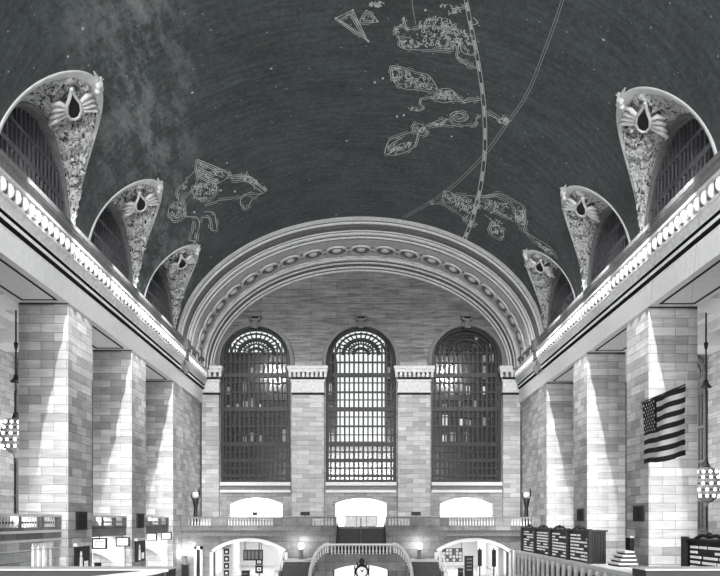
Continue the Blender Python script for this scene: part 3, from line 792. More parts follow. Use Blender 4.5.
# dark boards standing on the balcony behind the rail
for x, w, lab in ((-5.9, 1.0, 'dark low sign board on the balcony left of the middle opening'), (5.8, 1.0, 'dark low sign board on the balcony right of the middle opening'), (-11.2, .55, 'small dark box sign behind the rail under the left bright opening')):
    root = thing('sign_board', (x, 76, Z(FB)), lab, 'sign')
    MB().box(x-w/2, x+w/2, 75.95, 76.05, Z(.48), Z(.85)).build('board', M['black'], root)
    mb = MB(); mb.box(x-.04, x+.04, 75.96, 76.04, Z(FB+.05), Z(.48)); mb.box(x-.35, x+.35, 75.8, 76.2, Z(FB), Z(FB+.05)); mb.build('stand', M['bronze'], root)

# ------------------------------------------------------------------ torcheres in the balcony corners
def torchere():
    root = thing('torchere_lamp', (-17.5, 76.2, Z(FB)), 'tall bronze torchere with white bowl, in left corner of the end balcony', 'lamp', 'corner torcheres')
    x, y, z = WL[root.name]
    MB().lathe(x, y, [(.0, z), (.42, z), (.42, z+.25), (.26, z+.4), (.2, z+2.0), (.3, z+2.5), (.34, z+2.9), (.2, z+3.0), (0, z+3.0)], 10).build('pedestal', M['bronze'], root)
    MB().lathe(x, y, [(0, z+3.0), (.2, z+3.0), (.34, z+3.2), (.36, z+3.5), (.2, z+3.62), (0, z+3.62)], 10).build('bowl', M['egg'], root)
    for sg in (-1, 1):
        MB().tube([(x+sg*.3, y-.1, z+2.8), (x+sg*.42, y-.1, z+3.3), (x+sg*.36, y-.1, z+4.0)] if sg > 0 else [(x+sg*.3, y-.1, z+2.8), (x+sg*.42, y-.1, z+3.2), (x+sg*.38, y-.1, z+3.5)], .07, 6).build('horn', M['bronze'], root)
    return root
t0 = torchere(); dup(t0, (17.5, 76.2, Z(FB)), 'tall bronze torchere with white bowl, in right corner of the end balcony')

# ------------------------------------------------------------------ grand staircase at the far end
root = thing('grand_staircase', (0, 68, 0), 'stone double staircase with balustrades leading up to the balcony opening', 'staircase')
mb = MB(); n = 15
for i in range(n):
    zt = Z(FB)-(i+1)*2.4/n
    mb.box(-2.35, 2.35, 72.7-(i+1)*.33, 72.7-i*.33, zt-.5, zt)
mb.build('upper_flight', M['step'], root)
MB().tube([(0, 72.7, Z(.2)), (0, 68, Z(-2.2))], .05, 6).build('handrail', M['trimd'], root)
mb = MB()
for s in (-1, 1):
    mb.face([(s*2.4, 72.9, Z(FB-.2)), (s*2.4, 72.9, Z(-3.4)), (s*2.4, 67.8, Z(-3.4)), (s*2.4, 67.8, Z(-2.3))]); mb.box(s*2.2, s*2.4, 72.6, 72.9, Z(-3), Z(FB))
    mb.tube([(s*2.3, 72.7, Z(.2)), (s*2.3, 67.9, Z(-2.2))], .07, 6)
mb.build('flight_wall', M['bronze'], root)
LZ = Z(-3.1)
mb = MB()
out = [(-3.1, 0), (3.1, 0), (3.1, LZ), (-3.1, LZ)]
out = [(-4.3, 0), (4.3, 0), (4.3, Z(-3.9)), (4.0, Z(-3.5)), (3.4, Z(-3.2)), (3.0, LZ), (-3.0, LZ), (-3.4, Z(-3.2)), (-4.0, Z(-3.5)), (-4.3, Z(-3.9))]
mb.wall(out, [seg_loop(0, 2.55, .01, Z(-4.55), .5)], lambda u, v, d: (u, 65+d, v), 1.2)
mb.box(-4.3, 4.3, 65.05, 68.2, LZ-.3, LZ-.02) if False else mb.box(-3.0, 3.0, 65.02, 68.3, LZ-.3, LZ)
mb.build('landing_wall', M['balc'], root)
mb = MB(); mb.box(-2.6, 2.6, 70.8, 71, 0, Z(-3.6)); mb.build('passage_backing', M['screen'], root)  # glowing sheet stands in for the bright passage behind the arch
# rails: straight over the landing then curving down either side
def rail_path(s): return [(s*2.9, 65.0, Z(-2.15)), (s*3.3, 64.9, Z(-2.25)), (s*3.75, 64.7, Z(-2.6)), (s*4.1, 64.4, Z(-3.1)), (s*4.3, 64.0, Z(-3.7)), (s*4.42, 63.4, Z(-4.3)), (s*4.45, 62.6, Z(-5.0))]
mb = MB(); mb.box(-2.95, 2.95, 64.85, 65.15, Z(-2.3), Z(-2.12)); mb.build('landing_rail', M['white'], root)
for s in (-1, 1):
    MB().tube(rail_path(s), .17, 8).build('curved_rail', M['white'], root)
    mb = MB(); rp_ = rail_path(s)
    mb.grid([[Vector(p)-Vector((0, 0, .75)) for p in rp_], [Vector((p[0], p[1], 0)) for p in rp_]], 0, True)
    mb.build('curved_wall', M['balc'], root)
    for p, q in zip(rp_, rp_[1:]):
        for t in (.25, .75):
            c = Vector(p).lerp(Vector(q), t)
            MB().lathe(c.x, c.y, [(.09, c.z-.8), (.09, c.z-.72), (.05, c.z-.68), (.09, c.z-.5), (.05, c.z-.25), (.08, c.z-.1)], 6).build('baluster', M['white'], root)
    # lower flight with dark treads
    mb = MB(); m_ = 14
    for i in range(m_):
        zt = Z(-3.95)-(i)*(E-3.95)/m_
        mb.box(s*4.6, s*7.3, 68.0-(i+1)*.32, 68.0-i*.32, 0, zt)
    mb.build('lower_flight', M['step'], root)
    mb = MB()
    for i in range(m_):
        zt = Z(-3.95)-(i)*(E-3.95)/m_
        mb.box(s*4.6, s*7.3, 68.0-(i+1)*.32-.03, 68.0-(i+1)*.32+.03, zt-.05, zt+.01)
    mb.build('nosing', M['trimd'], root)
    mb = MB(); mb.box(s*4.5, s*7.4, 68.0, 72.7, Z(-4.2), Z(-3.9)); mb.box(s*7.3, s*7.7, 63.5, 68.5, 0, Z(-4.6)); mb.build('stair_landing', M['white'], root)
put_balusters(root, [((-2.8, 65, 0), (2.8, 65, 0))], .72, Z(-3.08), BM1, .3)

def globe_lamp(x, y, z, lab):
    root = thing('globe_lamp', (x, y, z), lab, 'lamp', 'globe lamps under the balcony')
    MB().lathe(x, y, [(0, z), (.35, z), (.3, z+.15), (.16, z+.3), (.2, z+.9), (.26, z+1.0), (0, z+1.02)], 10).build('pedestal', M['trimd'], root)
    mb = MB(); mb.ball((x, y, z+1.3), (.27, .27, .32), 12, 8); mb.build('globe', M['globe'], root)
    L = bpy.data.lights.new('globe_light', 'POINT'); L.energy = 45; L.shadow_soft_size = 0
    o = bpy.data.objects.new('globe_light', L); C.objects.link(o); o.location = (x, y+.55, z+1.3)
    return root
globe_lamp(-6.0, 72.2, Z(-3.9), 'glowing globe lamp above the dark stair left of the central landing')
globe_lamp(5.85, 72.2, Z(-3.9), 'glowing globe lamp above the dark stair right of the central landing')

# passage contents
def track_sign(x, y, z, w, h, lab, top):
    root = thing('hanging_sign', (x, y, z), lab, 'sign')
    MB().box(x-w/2, x+w/2, y, y+.2, z, z+h).build('case', M['black'], root)
    MB().box(x-w*.27, x+w*.27, y-.03, y, z+h*.28, z+h*.74).build('symbol_panel', M['text'], root)
    mb = MB(); mb.box(x-w*.12, x+w*.12, y-.05, y-.03, z+h*.42, z+h*.6); mb.build('symbol', M['black'], root)
    return root
r = track_sign(-10.9, 77, Z(-4.8), .75, .62, 'upper of two stacked black square signs inside the left arch', 0)
r2 = track_sign(-10.9, 77, Z(-5.7), .8, .85, 'lower of two stacked black square signs inside the left arch', 0)
MB().box(-10.95, -10.85, 77.05, 77.15, Z(-4.18), Z(-1.5)).build('rod', M['bronze'], r)
mb = MB(); mb.box(-10.95, -10.85, 77.05, 77.15, 0, Z(-5.7)); mb.box(-11.2, -10.6, 76.9, 77.3, 0, .06); mb.build('post', M['bronze'], r2)
root = thing('display_panel', (-12.0, 80, Z(-4.45)), 'wide dark framed display hanging in the left passage', 'display')
MB().box(-13.1, -10.9, 80, 80.2, Z(-4.5), Z(-3.3)).build('case', M['bronze'], root)
mb = MB()
for q in range(5): mb.box(-13.0+q*.42, -12.7+q*.42, 79.96, 80.0, Z(-4.35), Z(-3.45))
mb.build('cells', M['trimd'], root); mb = MB()
for x in (-12.9, -11.1): mb.box(x-.04, x+.04, 80.05, 80.13, Z(-3.3), Z(-1.52))
mb.build('rod', M['bronze'], root)
root = thing('poster_column', (-14.2, 76.2, 0), 'white column with black and white posters at left of the left arch', 'column')
MB().box(-14.7, -13.75, 76.2, 76.8, 0, Z(-1.6)).build('shaft', M['room'], root)
for q in range(4): 
    mb = MB(); mb.box(-14.5, -13.95, 76.15, 76.2, Z(-5.9+q*.75), Z(-5.3+q*.75)); p = mb.build('poster', M['black'], root)
    MB().box(-14.35, -14.1, 76.12, 76.15, Z(-5.75+q*.75), Z(-5.5+q*.75)).build('poster_image', M['text'], p)
def kiosk(x, y, w, h, lab, rows):
    root = thing('ticket_kiosk', (x, y, 0), lab, 'kiosk')
    MB().box(x-w/2, x+w/2, y, y+.7, 0, h).build('body', M['black'], root)
    mb = MB()
    for q in range(rows): mb.box(x-w*.33, x+w*.33, y-.04, y, h-.35-q*.38, h-.15-q*.38)
    mb.build('screen', M['trimd'], root); MB().box(x-w*.55, x+w*.55, y-.05, y+.75, h, h+.1).build('top', M['bronze'], root)
kiosk(11.5, 76.5, .85, 2.3, 'tall black ticket kiosk inside the right arch', 4)
kiosk(10.7, 77.0, .5, .95, 'short black bin beside the tall kiosk in the right arch', 1)
kiosk(-12.6, 78.3, .8, .6, 'low dark bin on the floor of the left passage', 1)
root = thing('lattice_display', (10.0, 79, Z(-4.3)), 'grey lattice of small squares hanging in the right passage', 'display')
mb = MB()
for a in range(7): mb.box(8.9+a*.36, 8.98+a*.36, 79, 79.1, Z(-4.6), Z(-3.1))
for a in range(5): mb.box(8.85, 11.15, 79, 79.1, Z(-4.6+a*.36), Z(-4.53+a*.36))
for a, b in ((1,1),(3,2),(0,3),(4,0),(5,3),(2,0),(3,3)): mb.box(8.98+a*.36, 9.26+a*.36, 79.02, 79.08, Z(-4.53+b*.36), Z(-4.24+b*.36))
mb.build('lattice', M['trimd'], root); mb = MB(); mb.box(8.95, 9.0, 79, 79.08, Z(-3.2), Z(-1.5)); mb.box(11.0, 11.05, 79, 79.08, Z(-3.2), Z(-1.5)); mb.build('rod', M['bronze'], root)
for x, y, lab in ((12.9, 78.2, 'thin dark pole sign left of the white column in the right passage'), (14.25, 77.2, 'thin dark pole sign at the right edge of the right arch')):
    root = thing('pole_sign', (x, y, 0), lab, 'sign')
    MB().box(x-.06, x+.06, y, y+.12, 0, Z(-3.0)).build('pole', M['bronze'], root)
    mb = MB(); mb.box(x-.22, x+.22, y-.05, y, Z(-5.0), Z(-3.2)); mb.build('panel', M['black'], root)
# handrails at the passage jambs
for s in (-1, 1):
    root = thing('ramp_handrail', (s*7.9, 71.5, 0), 'pale sloping handrail beside the %s ground arch' % ('left' if s < 0 else 'right'), 'handrail')
    for q in range(2):
        MB().tube([(s*(7.75+q*.35), 72.6, Z(-3.3)), (s*(7.95+q*.35), 71.0, Z(-4.4)), (s*(8.15+q*.35), 69.8, Z(-5.6))], .09, 6).build('rail', M['white'], root)
    mb = MB(); mb.tube([(s*7.95, 71.0, 0), (s*7.95, 71.0, Z(-4.4))], .05, 6); mb.tube([(s*7.77, 72.5, 0), (s*7.77, 72.5, Z(-3.4))], .05, 6); mb.build('post', M['bronze'], root)

# ------------------------------------------------------------------ information booth clock
root = thing('information_booth', (.05, 42, 0), 'round information booth with a four-faced brass clock on top, in the middle of the floor', 'booth')
MB().lathe(.05, 42, [(0, 0), (2.3, 0), (2.3, 1.1), (2.45, 1.15), (2.45, 1.25), (2.2, 1.25), (2.2, 2.1), (2.35, 2.15), (2.3, 2.35), (.5, 2.55), (.3, 2.6), (0, 2.6)], 28).build('counter', M['bronze'], root)
MB().lathe(.05, 42, [(0, 2.55), (.3, 2.55), (.22, 2.7), (.3, 2.8), (0, 2.82)], 14).build('clock_base', M['bronze'], root)
clk = MB(); clk.ball((.05, 42, 3.2), (.4, .4, .42), 16, 10)
clk.lathe(.05, 42, [(.2, 3.58), (.1, 3.65), (.16, 3.72), (.17, 3.82), (.09, 3.92), (0, 4.0)], 10)
for a in range(4): clk.tube([(.05+.33*math.cos(PI/4+a*PI/2), 42+.33*math.sin(PI/4+a*PI/2), 3.4), (.05+.42*math.cos(PI/4+a*PI/2), 42+.42*math.sin(PI/4+a*PI/2), 3.75)], [.06, .02], 6)
clk = clk.build('clock_case', M['bronze'], root)
for a in range(4):
    th = a*PI/2-PI/2; d = Vector((math.cos(th), math.sin(th), 0)); t = Vector((-d.y, d.x, 0)); c = Vector((.05, 42, 3.2))+d*.41
    mb = MB(); mb.face([c+t*.31*math.cos(2*PI*k/28)+Vector((0, 0, .31*math.sin(2*PI*k/28))) for k in range(28)], 0)
    for ang, ln in ((PI*.62, .2), (PI*.3, .26)):
        v = t*math.cos(ang)*ln+Vector((0, 0, math.sin(ang)*ln)); w = t*math.sin(ang)*.04-Vector((0, 0, math.cos(ang)*.04))
        mb.face([c+d*.01+w, c+d*.01+v, c+d*.01-w], 1)
    for k in range(12):
        u = t*math.cos(k*PI/6)+Vector((0, 0, math.sin(k*PI/6))); w = t*math.sin(k*PI/6)-Vector((0, 0, math.cos(k*PI/6)))
        mb.face([c+d*.01+u*.29+w*.012, c+d*.01+u*.29-w*.012, c+d*.01+u*.24-w*.012, c+d*.01+u*.24+w*.012], 1)
    mb.build('clock_face', [M['room'], M['black']], root)
    rr = [c+t*.33*math.cos(2*PI*k/24)+Vector((0, 0, .33*math.sin(2*PI*k/24))) for k in range(25)]
    MB().tube(rr, .035, 6).build('bezel', M['bronze'], root)

# ------------------------------------------------------------------ left side: balconies in the bays
bays = [(PIER[0][1], PIER[1][0]), (PIER[1][1], PIER[2][0]), (PIER[2][1], PIER[3][0])]
mb = MB(); mb.box(-30, -18.75, 20, 74, Z(FB-.5), Z(FB+.1))
struct(mb.build('trim_7', M['balc']), 'side balcony floor behind the left piers')
lb = ['nearest stone balustrade between the left piers', 'middle stone balustrade between the left piers', 'farthest stone balustrade between the left piers']
for k, (a, b) in enumerate(bays):
    root = thing('stone_balustrade', (-18.9, (a+b)/2, Z(-.45)), lb[k], 'balustrade', 'balustrades between left piers')
    MB().box(-19.1, -18.7, a+.02, b-.02, Z(.18), Z(.34)).build('rail', M['white'], root)
    MB().box(-19.08, -18.72, a+.02, b-.02, Z(-.6), Z(-.42)).build('base_rail', M['balc'], root)
    mid = (a+b)/2
    for y in (a+.25, a+(b-a)*.36, a+(b-a)*.68, b-.3): MB().box(-19.1, -18.7, y-.22, y+.22, Z(-.42), Z(.2)).build('pedestal', M['balc'], root)
    mb = MB(); mb.box(-18.9, -18.84, a, b, Z(-.2), Z(-.1)); mb.build('middle_rail', M['bronze'], root)
    put_balusters(root, [((-18.9, a+.5, 0), (-18.9, a+(b-a)*.36-.25, 0)), ((-18.9, a+(b-a)*.36+.25, 0), (-18.9, a+(b-a)*.68-.25, 0)), ((-18.9, a+(b-a)*.68+.25, 0), (-18.9, b-.55, 0))], .62, Z(-.42), BM1, .31)
# shop front under the nearest left bay
a, b = bays[0]
def smap(u, v, d): return (-18.85-d, u, Z(v))
mb = MB().wall([(a+.03, -E), (b-.03, -E), (b-.03, -.6), (a+.03, -.6)], [[(41.2, -E+.02), (44.2, -E+.02), (44.2, -1.35), (41.2, -1.35)], seg_loop(39.0, 1.7, -E+.02, -3.3, .85)], smap, .5)
struct(mb.build('wall_shopfront', M['wall'], origin=(-18.85, (a+b)/2, 0)), 'stone shop front below the nearest left balcony')
mb = MB()
for v0, v1, d in ((-.75, -.6, .2), (-1.25, -1.1, .16), (-1.75, -1.68, .05)): mb.box(-18.85+d, -18.85, a, b, Z(v0), Z(v1))
struct(mb.build('trim_8', M['white']), 'pale string courses on the left shop front')
root = thing('shop_window', (-19.3, 42.7, 0), 'lit shop window with columns under the nearest left balcony', 'window')
MB().box(-19.6, -19.5, 41.0, 44.4, 0, Z(-1.2)).build('glazing', M['screen'], root)
for y in (41.25, 42.0, 42.7, 43.4, 44.1): MB().lathe(-19.0, y, [(.16, 0), (.16, .3), (.1, .4), (.09, Z(-1.7)), (.15, Z(-1.5)), (.15, Z(-1.36))], 8).build('column', M['trim'], root)
mb = MB(); mb.box(-19.3, -19.2, 41.2, 44.2, Z(-3.0), Z(-2.85)); mb.box(-19.3, -19.2, 41.2, 44.2, 0, Z(-4.2)); mb.build('transom', M['balc'], root)
# openings below the other two bays with a lit hall and screens
mb = MB(); mb.box(-26, -25.8, 46, 74, 0, Z(FB-.5)); struct(mb.build('wall_left_concourse', M['room']), 'white lit wall under the left side balcony')
for y in (53.2, 65.6):
    L = bpy.data.lights.new('undercroft_fill', 'AREA'); L.energy = 520; L.size = 4; L.shape = 'RECTANGLE'; L.size_y = 7  # unseen panel assumed under the side balcony to light the white walls
    o = bpy.data.objects.new('undercroft_fill', L); C.objects.link(o); o.location = (-22.0, y, Z(FB-.55))
for k, (a, b) in enumerate(bays[1:]):
    mb = MB()
    mb.wall([(-25.8, -E), (-18.7, -E), (-18.7, FB-.5), (-25.8, FB-.5)], [seg_loop(-21.9, 2.6, -E+.02, -3.6, 1.1)], lambda u, v, d: (u, b-.6+d, Z(v)), .5)
    struct(mb.build('wall_%s_vault' % ('near', 'far')[k], M['room']), 'white arched cross wall under the left balcony')
def screen(x, y, lab, w=1.05, h=.78, zc=-1.75):
    root = thing('departure_screen', (x, y, Z(zc-h/2)), lab, 'screen', 'hanging screens under the left balcony')
    MB().box(x-w/2, x+w/2, y, y+.18, Z(zc-h/2), Z(zc+h/2)).build('case', M['black'], root)
    MB().box(x-w*.40, x+w*.40, y-.03, y, Z(zc-h*.36), Z(zc+h*.36)).build('display', M['screen'], root)
    mb = MB()
    for sg in (-1, 1): mb.box(x+sg*w*.24-.02, x+sg*w*.24+.02, y-.05, y-.03, Z(zc-h*.2), Z(zc+h*.2))
    for sg in (-1, 1): mb.box(x-w*.26, x+w*.26, y-.05, y-.03, Z(zc+sg*h*.2-.025), Z(zc+sg*h*.2+.025))
    mb.build('border_lines', M['black'], root)
    mb = MB(); mb.box(x-.03, x+.03, y+.05, y+.11, Z(zc+h/2), Z(FB-.45)); mb.build('hanger', M['bronze'], root)
screen(-18.75-.45, 52.8, 'first black-framed white screen hanging in the middle left bay, from the left') if False else None
screen(-18.9, 52.0, 'left black-framed white screen hanging below the middle left balustrade', 1.05, .8, -1.7)
screen(-18.55, 56.0, 'right black-framed white screen hanging below the middle left balustrade', 1.05, .72, -1.7)
screen(-18.75, 64.4, 'left black-framed white screen hanging below the farthest left balustrade', .95, .7, -1.5)
screen(-18.45, 68.2, 'right black-framed white screen hanging below the farthest left balustrade', .95, .7, -1.5)
mb = MB()
def lantern(x, y, lab):
    root = thing('ceiling_lamp', (x, y, Z(FB-.9)), lab, 'lamp', 'round lamps under the left balcony')
    mb = MB(); mb.ball((x, y, Z(FB-.85)), .24, 10, 8); mb.build('globe', M['lamp'], root)
    MB().lathe(x, y, [(.12, Z(FB-.65)), (.2, Z(FB-.55)), (.2, Z(FB-.48))], 8).build('mount', M['bronze'], root)
lantern(-19.2, 57.2, 'round glowing lamp above the right screen of the middle left bay')
lantern(-19.1, 66.4, 'round glowing lamp above the left screen of the farthest left bay')
lantern(-19.0, 69.6, 'round glowing lamp above the right screen of the farthest left bay')
root = thing('standing_sign', (-19.8, 52.5, 0), 'small black sign on a stand low in the middle left bay', 'sign')
MB().box(-20.0, -19.5, 54.0, 54.1, Z(-3.65), Z(-3.2)).build('board', M['black'], root); mb = MB(); mb.box(-19.78, -19.72, 54.02, 54.08, 0, Z(-3.65)); mb.box(-20, -19.5, 53.9, 54.2, 0, .05); mb.build('stand', M['bronze'], root)
for y0, y1, lab in ((45.9, 48.2, 'dark poster niche with pale figure at the foot of the large left pier'), (58.2, 60.6, 'dark poster niche with pale shapes at the foot of the middle left pier')):
    root = thing('poster_case', (-18.2, (y0+y1)/2, Z(-3.2)), lab, 'poster')
    MB().box(-18.3, -18.16, y0, y1, Z(-3.4), Z(-1.7)).build('case', M['black'], root)
    mb = MB(); yc = (y0+y1)/2
    mb.box(-18.16, -18.13, yc-.55, yc-.15, Z(-3.3), Z(-2.4)); mb.ball((-18.15, yc-.35, Z(-2.2)), (.03, .2, .2), 8, 6); mb.box(-18.16, -18.13, yc+.2, yc+.8, Z(-3.2), Z(-2.7))
    mb.build('image', M['text'], root)
    mb = MB(); mb.box(-18.3, -18.05, y0-.1, y1+.1, Z(-1.7), Z(-1.5)); mb.build('hood', M['trim'], root)
# corner beyond the last left pier
globe_lamp(-17.65, 72.2, Z(-4.5), 'glowing globe lamp in the left corner under the end balcony')
root = thing('slim_cabinet', (-17.6, 72.4, 0), 'dark slim cabinet under the globe lamp in the left corner', 'cabinet')
MB().box(-17.95, -17.35, 72.0, 72.4, 0, Z(-4.6)).build('body', M['black'], root); MB().box(-18.0, -17.3, 71.95, 72.45, Z(-4.6), Z(-4.5)).build('top', M['bronze'], root)
root = thing('service_door', (-16.7, 73.4, 0), 'narrow dark door with pale frame left of the left arch', 'door')
MB().box(-16.75, -16.4, 73.36, 73.48, 0, Z(-3.0)).build('leaf', M['black'], root)
mb = MB(); mb.box(-17.0, -16.75, 73.3, 73.5, 0, Z(-2.7)); mb.box(-16.4, -16.15, 73.3, 73.5, 0, Z(-2.7)); mb.box(-17.0, -16.15, 73.3, 73.5, Z(-3.0), Z(-2.7)); mb.build('frame', M['white'], root)

# ------------------------------------------------------------------ right side: ticket office, boards
root = thing('ticket_office', (16, 53, 0), 'long pale ticket office counter with arched grilles under the departures board', 'counter')
MB().box(14.95, 17.1, 36.0, 69.8, 0, Z(-3.15)).build('body', M['white'], root)
MB().box(14.75, 17.2, 35.8, 70.0, Z(-3.15), Z(-2.9)).build('ledge', M['egg'], root)
for i in range(22):
    y = 37.0+i*1.5
    mb = MB(); pts = [(y-.5, 1.0), (y+.5, 1.0)]+[(y+.5*math.cos(PI*k/10), 2.3+.5*math.sin(PI*k/10)) for k in range(11)]
    mb.face([(14.9, a_, b_) for a_, b_ in pts], 0)
    g = mb.build('ticket_window', M['bronze'], root)
    MB().tube([(14.86, a_, b_) for a_, b_ in pts[1:]+[pts[0]]], .07, 5).build('window_arch', M['trim'], g)
for i in range(23):
    MB().box(14.72, 14.96, 36.15+i*1.5, 36.35+i*1.5, 0, Z(-3.2)).build('pilaster', M['trim'], root)
MB().box(14.6, 15.3, 69.2, 70.2, 0, Z(-2.9)).build('end_post', M['white'], root)
def board(y0, y1, zt, zb, npan, lab, seed):
    root = thing('departures_board', (15.7, (y0+y1)/2, Z(zb)), lab, 'departures board', 'departures boards on the right')
    MB().box(15.2, 16.2, y0, y1, Z(zb), Z(zt)).build('case', M['black'], root)
    rnd = random.Random(seed); L = (y1-y0)/npan
    for k in range(npan+1):
        y = y0+k*L; MB().box(15.0, 15.25, y-.16, y+.16, Z(zb), Z(zt+.18)).build('post', M['bronze'], root)
    for k in range(npan):
        mb = MB(); rows = 8; hh = (zt-zb-.25)/rows
        for r_ in range(rows):
            y = y1-k*L-.45; z = Z(zt-.2-r_*hh)
            while y > y1-(k+1)*L+.45:
                w = rnd.uniform(.5, 1.3); y2 = max(y-w, y1-(k+1)*L+.35)
                if rnd.random() < .82: mb.box(15.15, 15.2, y2, y, z-hh*.62, z-hh*.12)
                y = y2-rnd.uniform(.12, .3)
        mb.build('text_rows', M['text'], root)
    mb = MB(); mb.box(15.05, 16.3, y0-.1, y1+.1, Z(zt), Z(zt+.1))
    for k in range(npan):
        y = y0+(k+.5)*L
        mb.tube([(15.2, y-L*.3, Z(zt+.1)), (15.2, y-L*.15, Z(zt+.28)), (15.2, y, Z(zt+.2)), (15.2, y+L*.15, Z(zt+.28)), (15.2, y+L*.3, Z(zt+.1))], .08, 6)
        mb.ball((15.2, y, Z(zt+.28)), .14, 8, 6)
    mb.build('crest', M['bronze'], root)
    mb = MB()
    for q in range(5): mb.box(15.3+q*.18, 15.4+q*.18, y0-.06, y0, Z(zb+.1), Z(zt-.1))
    mb.build('end_ribs', M['bronze'], root)
    if y1 < 36:
        mb = MB()
        for y in (y0+.3, y1-.3): mb.box(15.5, 15.9, y-.15, y+.15, 0, Z(zb))
        mb.build('support', M['bronze'], root)
    return root
board(47.6, 67.5, -.78, -2.9, 4, 'long four-panel black departures board on the ticket office beside the middle right pier', 3)
board(20.5, 33.6, -.95, -3.0, 3, 'black departures board with rows of white text at the right edge of the frame', 4)
root = thing('slatted_stand', (16.5, 45.4, Z(-2.9)), 'low dark and white slatted stand between the departures board and the large right pier', 'stand')
mb2 = MB()
for q in range(4):
    z = Z(-2.9+q*.24)
    MB().box(15.9+q*.2, 17.1, 44.4+q*.2, 46.6, z+.11, z+.24).build('slat', M['white'], root); mb2.box(15.95+q*.2, 17.05, 44.5+q*.2, 46.5, z, z+.11)
mb2.build('frame', M['black'], root)
root = thing('side_panel', (18.1, 48.0, 0), 'tall dark narrow panel against the far edge of the large right pier', 'panel')
MB().box(18.0, 18.28, 48.2, 49.0, 0, Z(-1.2)).build('sheet', M['black'], root); MB().box(17.98, 18.28, 48.15, 49.05, Z(-1.2), Z(-1.1)).build('top_rail', M['trim'], root)

# ------------------------------------------------------------------ flag
FX = 16.9
root = thing('flag', (FX, 40.6, Z(3.3)), 'large striped and starred flag hanging before the large right pier', 'flag')
y_far, y_near = 43.3, 37.65; top, bot = 7.02, 3.36
def fpt(u, v, off=0):                     # u 0 at the canton edge (far), v 0 at the top
    y = y_far+(y_near-y_far)*u
    x = FX+.16*math.sin(u*7.5+v*1.5)*(.3+.7*v)+.06*math.sin(u*15+v*4)
    z = top+(bot-top)*v-.06*math.sin(u*PI)*v+.05*math.sin(u*9)*v
    return Vector((x+off, y, Z(z)))
mb = MB(); NU = 40
for r_ in range(13):
    for sub in range(2):
        for c in range(NU):
            u0, u1 = c/NU, (c+1)/NU; v0, v1 = (r_+sub/2)/13, (r_+(sub+1)/2)/13
            mi = 2 if (r_ < 7 and c < NU*.36) else (0 if r_ % 2 == 0 else 1)
            mb.face([fpt(u0, v0), fpt(u1, v0), fpt(u1, v1), fpt(u0, v1)], mi, True)
mb.build('cloth', [M['flagd'], M['flagw'], M['flagc']], root, weld=True)
mb = MB()
for i in range(9):
    for j in range(11):
        if (i+j) % 2: continue
        uc, vc = .36*(j+1)/12, (7/13)*(i+1)/10
        for off in (-.03, .03):
            pts = []
            for k in range(10):
                rr = .115 if k % 2 == 0 else .046; a_ = PI/2+k*PI/5
                pts.append(fpt(uc+rr*math.cos(a_)/5.65, vc-rr*math.sin(a_)/3.66, off))
            mb.face(pts)
mb.build('stars', M['flagw'], root)
mb = MB(); mb.tube([(FX, y_far+.1, Z(7.06)), (FX, y_near-.1, Z(7.06))], .04, 6); mb.build('top_bar', M['bronze'], root)
for y in (y_far, y_near):
    MB().tube([(FX, y, Z(7.06)), (17.7, y, Z(16.2))], .004, 4).build('cable', M['bronze'], root)

# ------------------------------------------------------------------ chandeliers
bulb_me = None
def chandelier(x, y, hc, lab):
    global bulb_me
    zc = Z(hc); R = 1.35
    root = thing('chandelier', (x, y, zc-R-.2), lab, 'chandelier', 'aisle chandeliers')
    MB().tube([(x, y, zc+R), (x, y, Z(16.0))], .06, 8).build('rod', M['bronze'], root)
    z1 = Z(10.4) if x < 0 else Z(10)
    MB().lathe(x, y, [(0, z1+.35), (.12, z1+.3), (.2, z1), (.42, z1-.25), (0, z1-.28)], 12).build('bell', M['bronze'], root)
    MB().lathe(x, y, [(0, Z(13.2)), (.16, Z(13)), (.1, Z(12.6)), (0, Z(12.5))], 10).build('collar', M['bronze'], root)
    mb = MB()
    mb.lathe(x, y, [(.08, zc+R+.5), (.2, zc+R+.2), (.3, zc+R-.1), (0, zc+R-.15)], 10)
    mb.build('finial', M['bronze'], root)
    MB().lathe(x, y, [(0, zc+R), (.5, zc+R*.9), (.95, zc+R*.5), (1.1, zc), (.95, zc-R*.5), (.5, zc-R*.9), (.2, zc-R), (.12, zc-R-.25), (0, zc-R-.3)], 18).build('body', M['balc'], root)
    for h in (-.85, -.4, .05, .5, .9):
        rr = 1.28*math.sqrt(1-(h/1.5)**2)
        MB().tube([(x+rr*math.cos(2*PI*k/28), y+rr*math.sin(2*PI*k/28), zc+h) for k in range(29)], .06, 6).build('ring', M['bronze'], root)
        for k in range(16):
            if bulb_me is None:
                mb = MB(); mb.ball((0, 0, 0), .13, 8, 6); bulb_me = bpy.data.meshes.new('bulb'); bulb_me.from_pydata(mb.v, [], mb.f); bulb_me.materials.append(M['bulb'])
            o = bpy.data.objects.new('bulb', bulb_me); C.objects.link(o); o.parent = root; a_ = 2*PI*(k+.5*(h > 0))/16
            o.location = ((rr+.12)*math.cos(a_), (rr+.12)*math.sin(a_), zc+h-WL[root.name][2])
chandelier(-25.4, 53, 6.2, 'large bare-bulb chandelier on a long rod in the left aisle')
chandelier(25.4, 53, 2.6, 'large bare-bulb chandelier on a long rod in the right aisle')

for s in (-1, 1):
    for y in (41.0, 53.2, 65.6):
        L = bpy.data.lights.new('aisle_fill', 'AREA'); L.energy = 480; L.shape = 'RECTANGLE'; L.size = 8; L.size_y = 8  # unseen panel added to brighten the aisle wall, no real fitting
        o = bpy.data.objects.new('aisle_fill', L); C.objects.link(o); o.location = (s*22.5, y, Z(5)); o.rotation_euler = Vector((s, .15, .1)).to_track_quat('-Z', 'Y').to_euler()
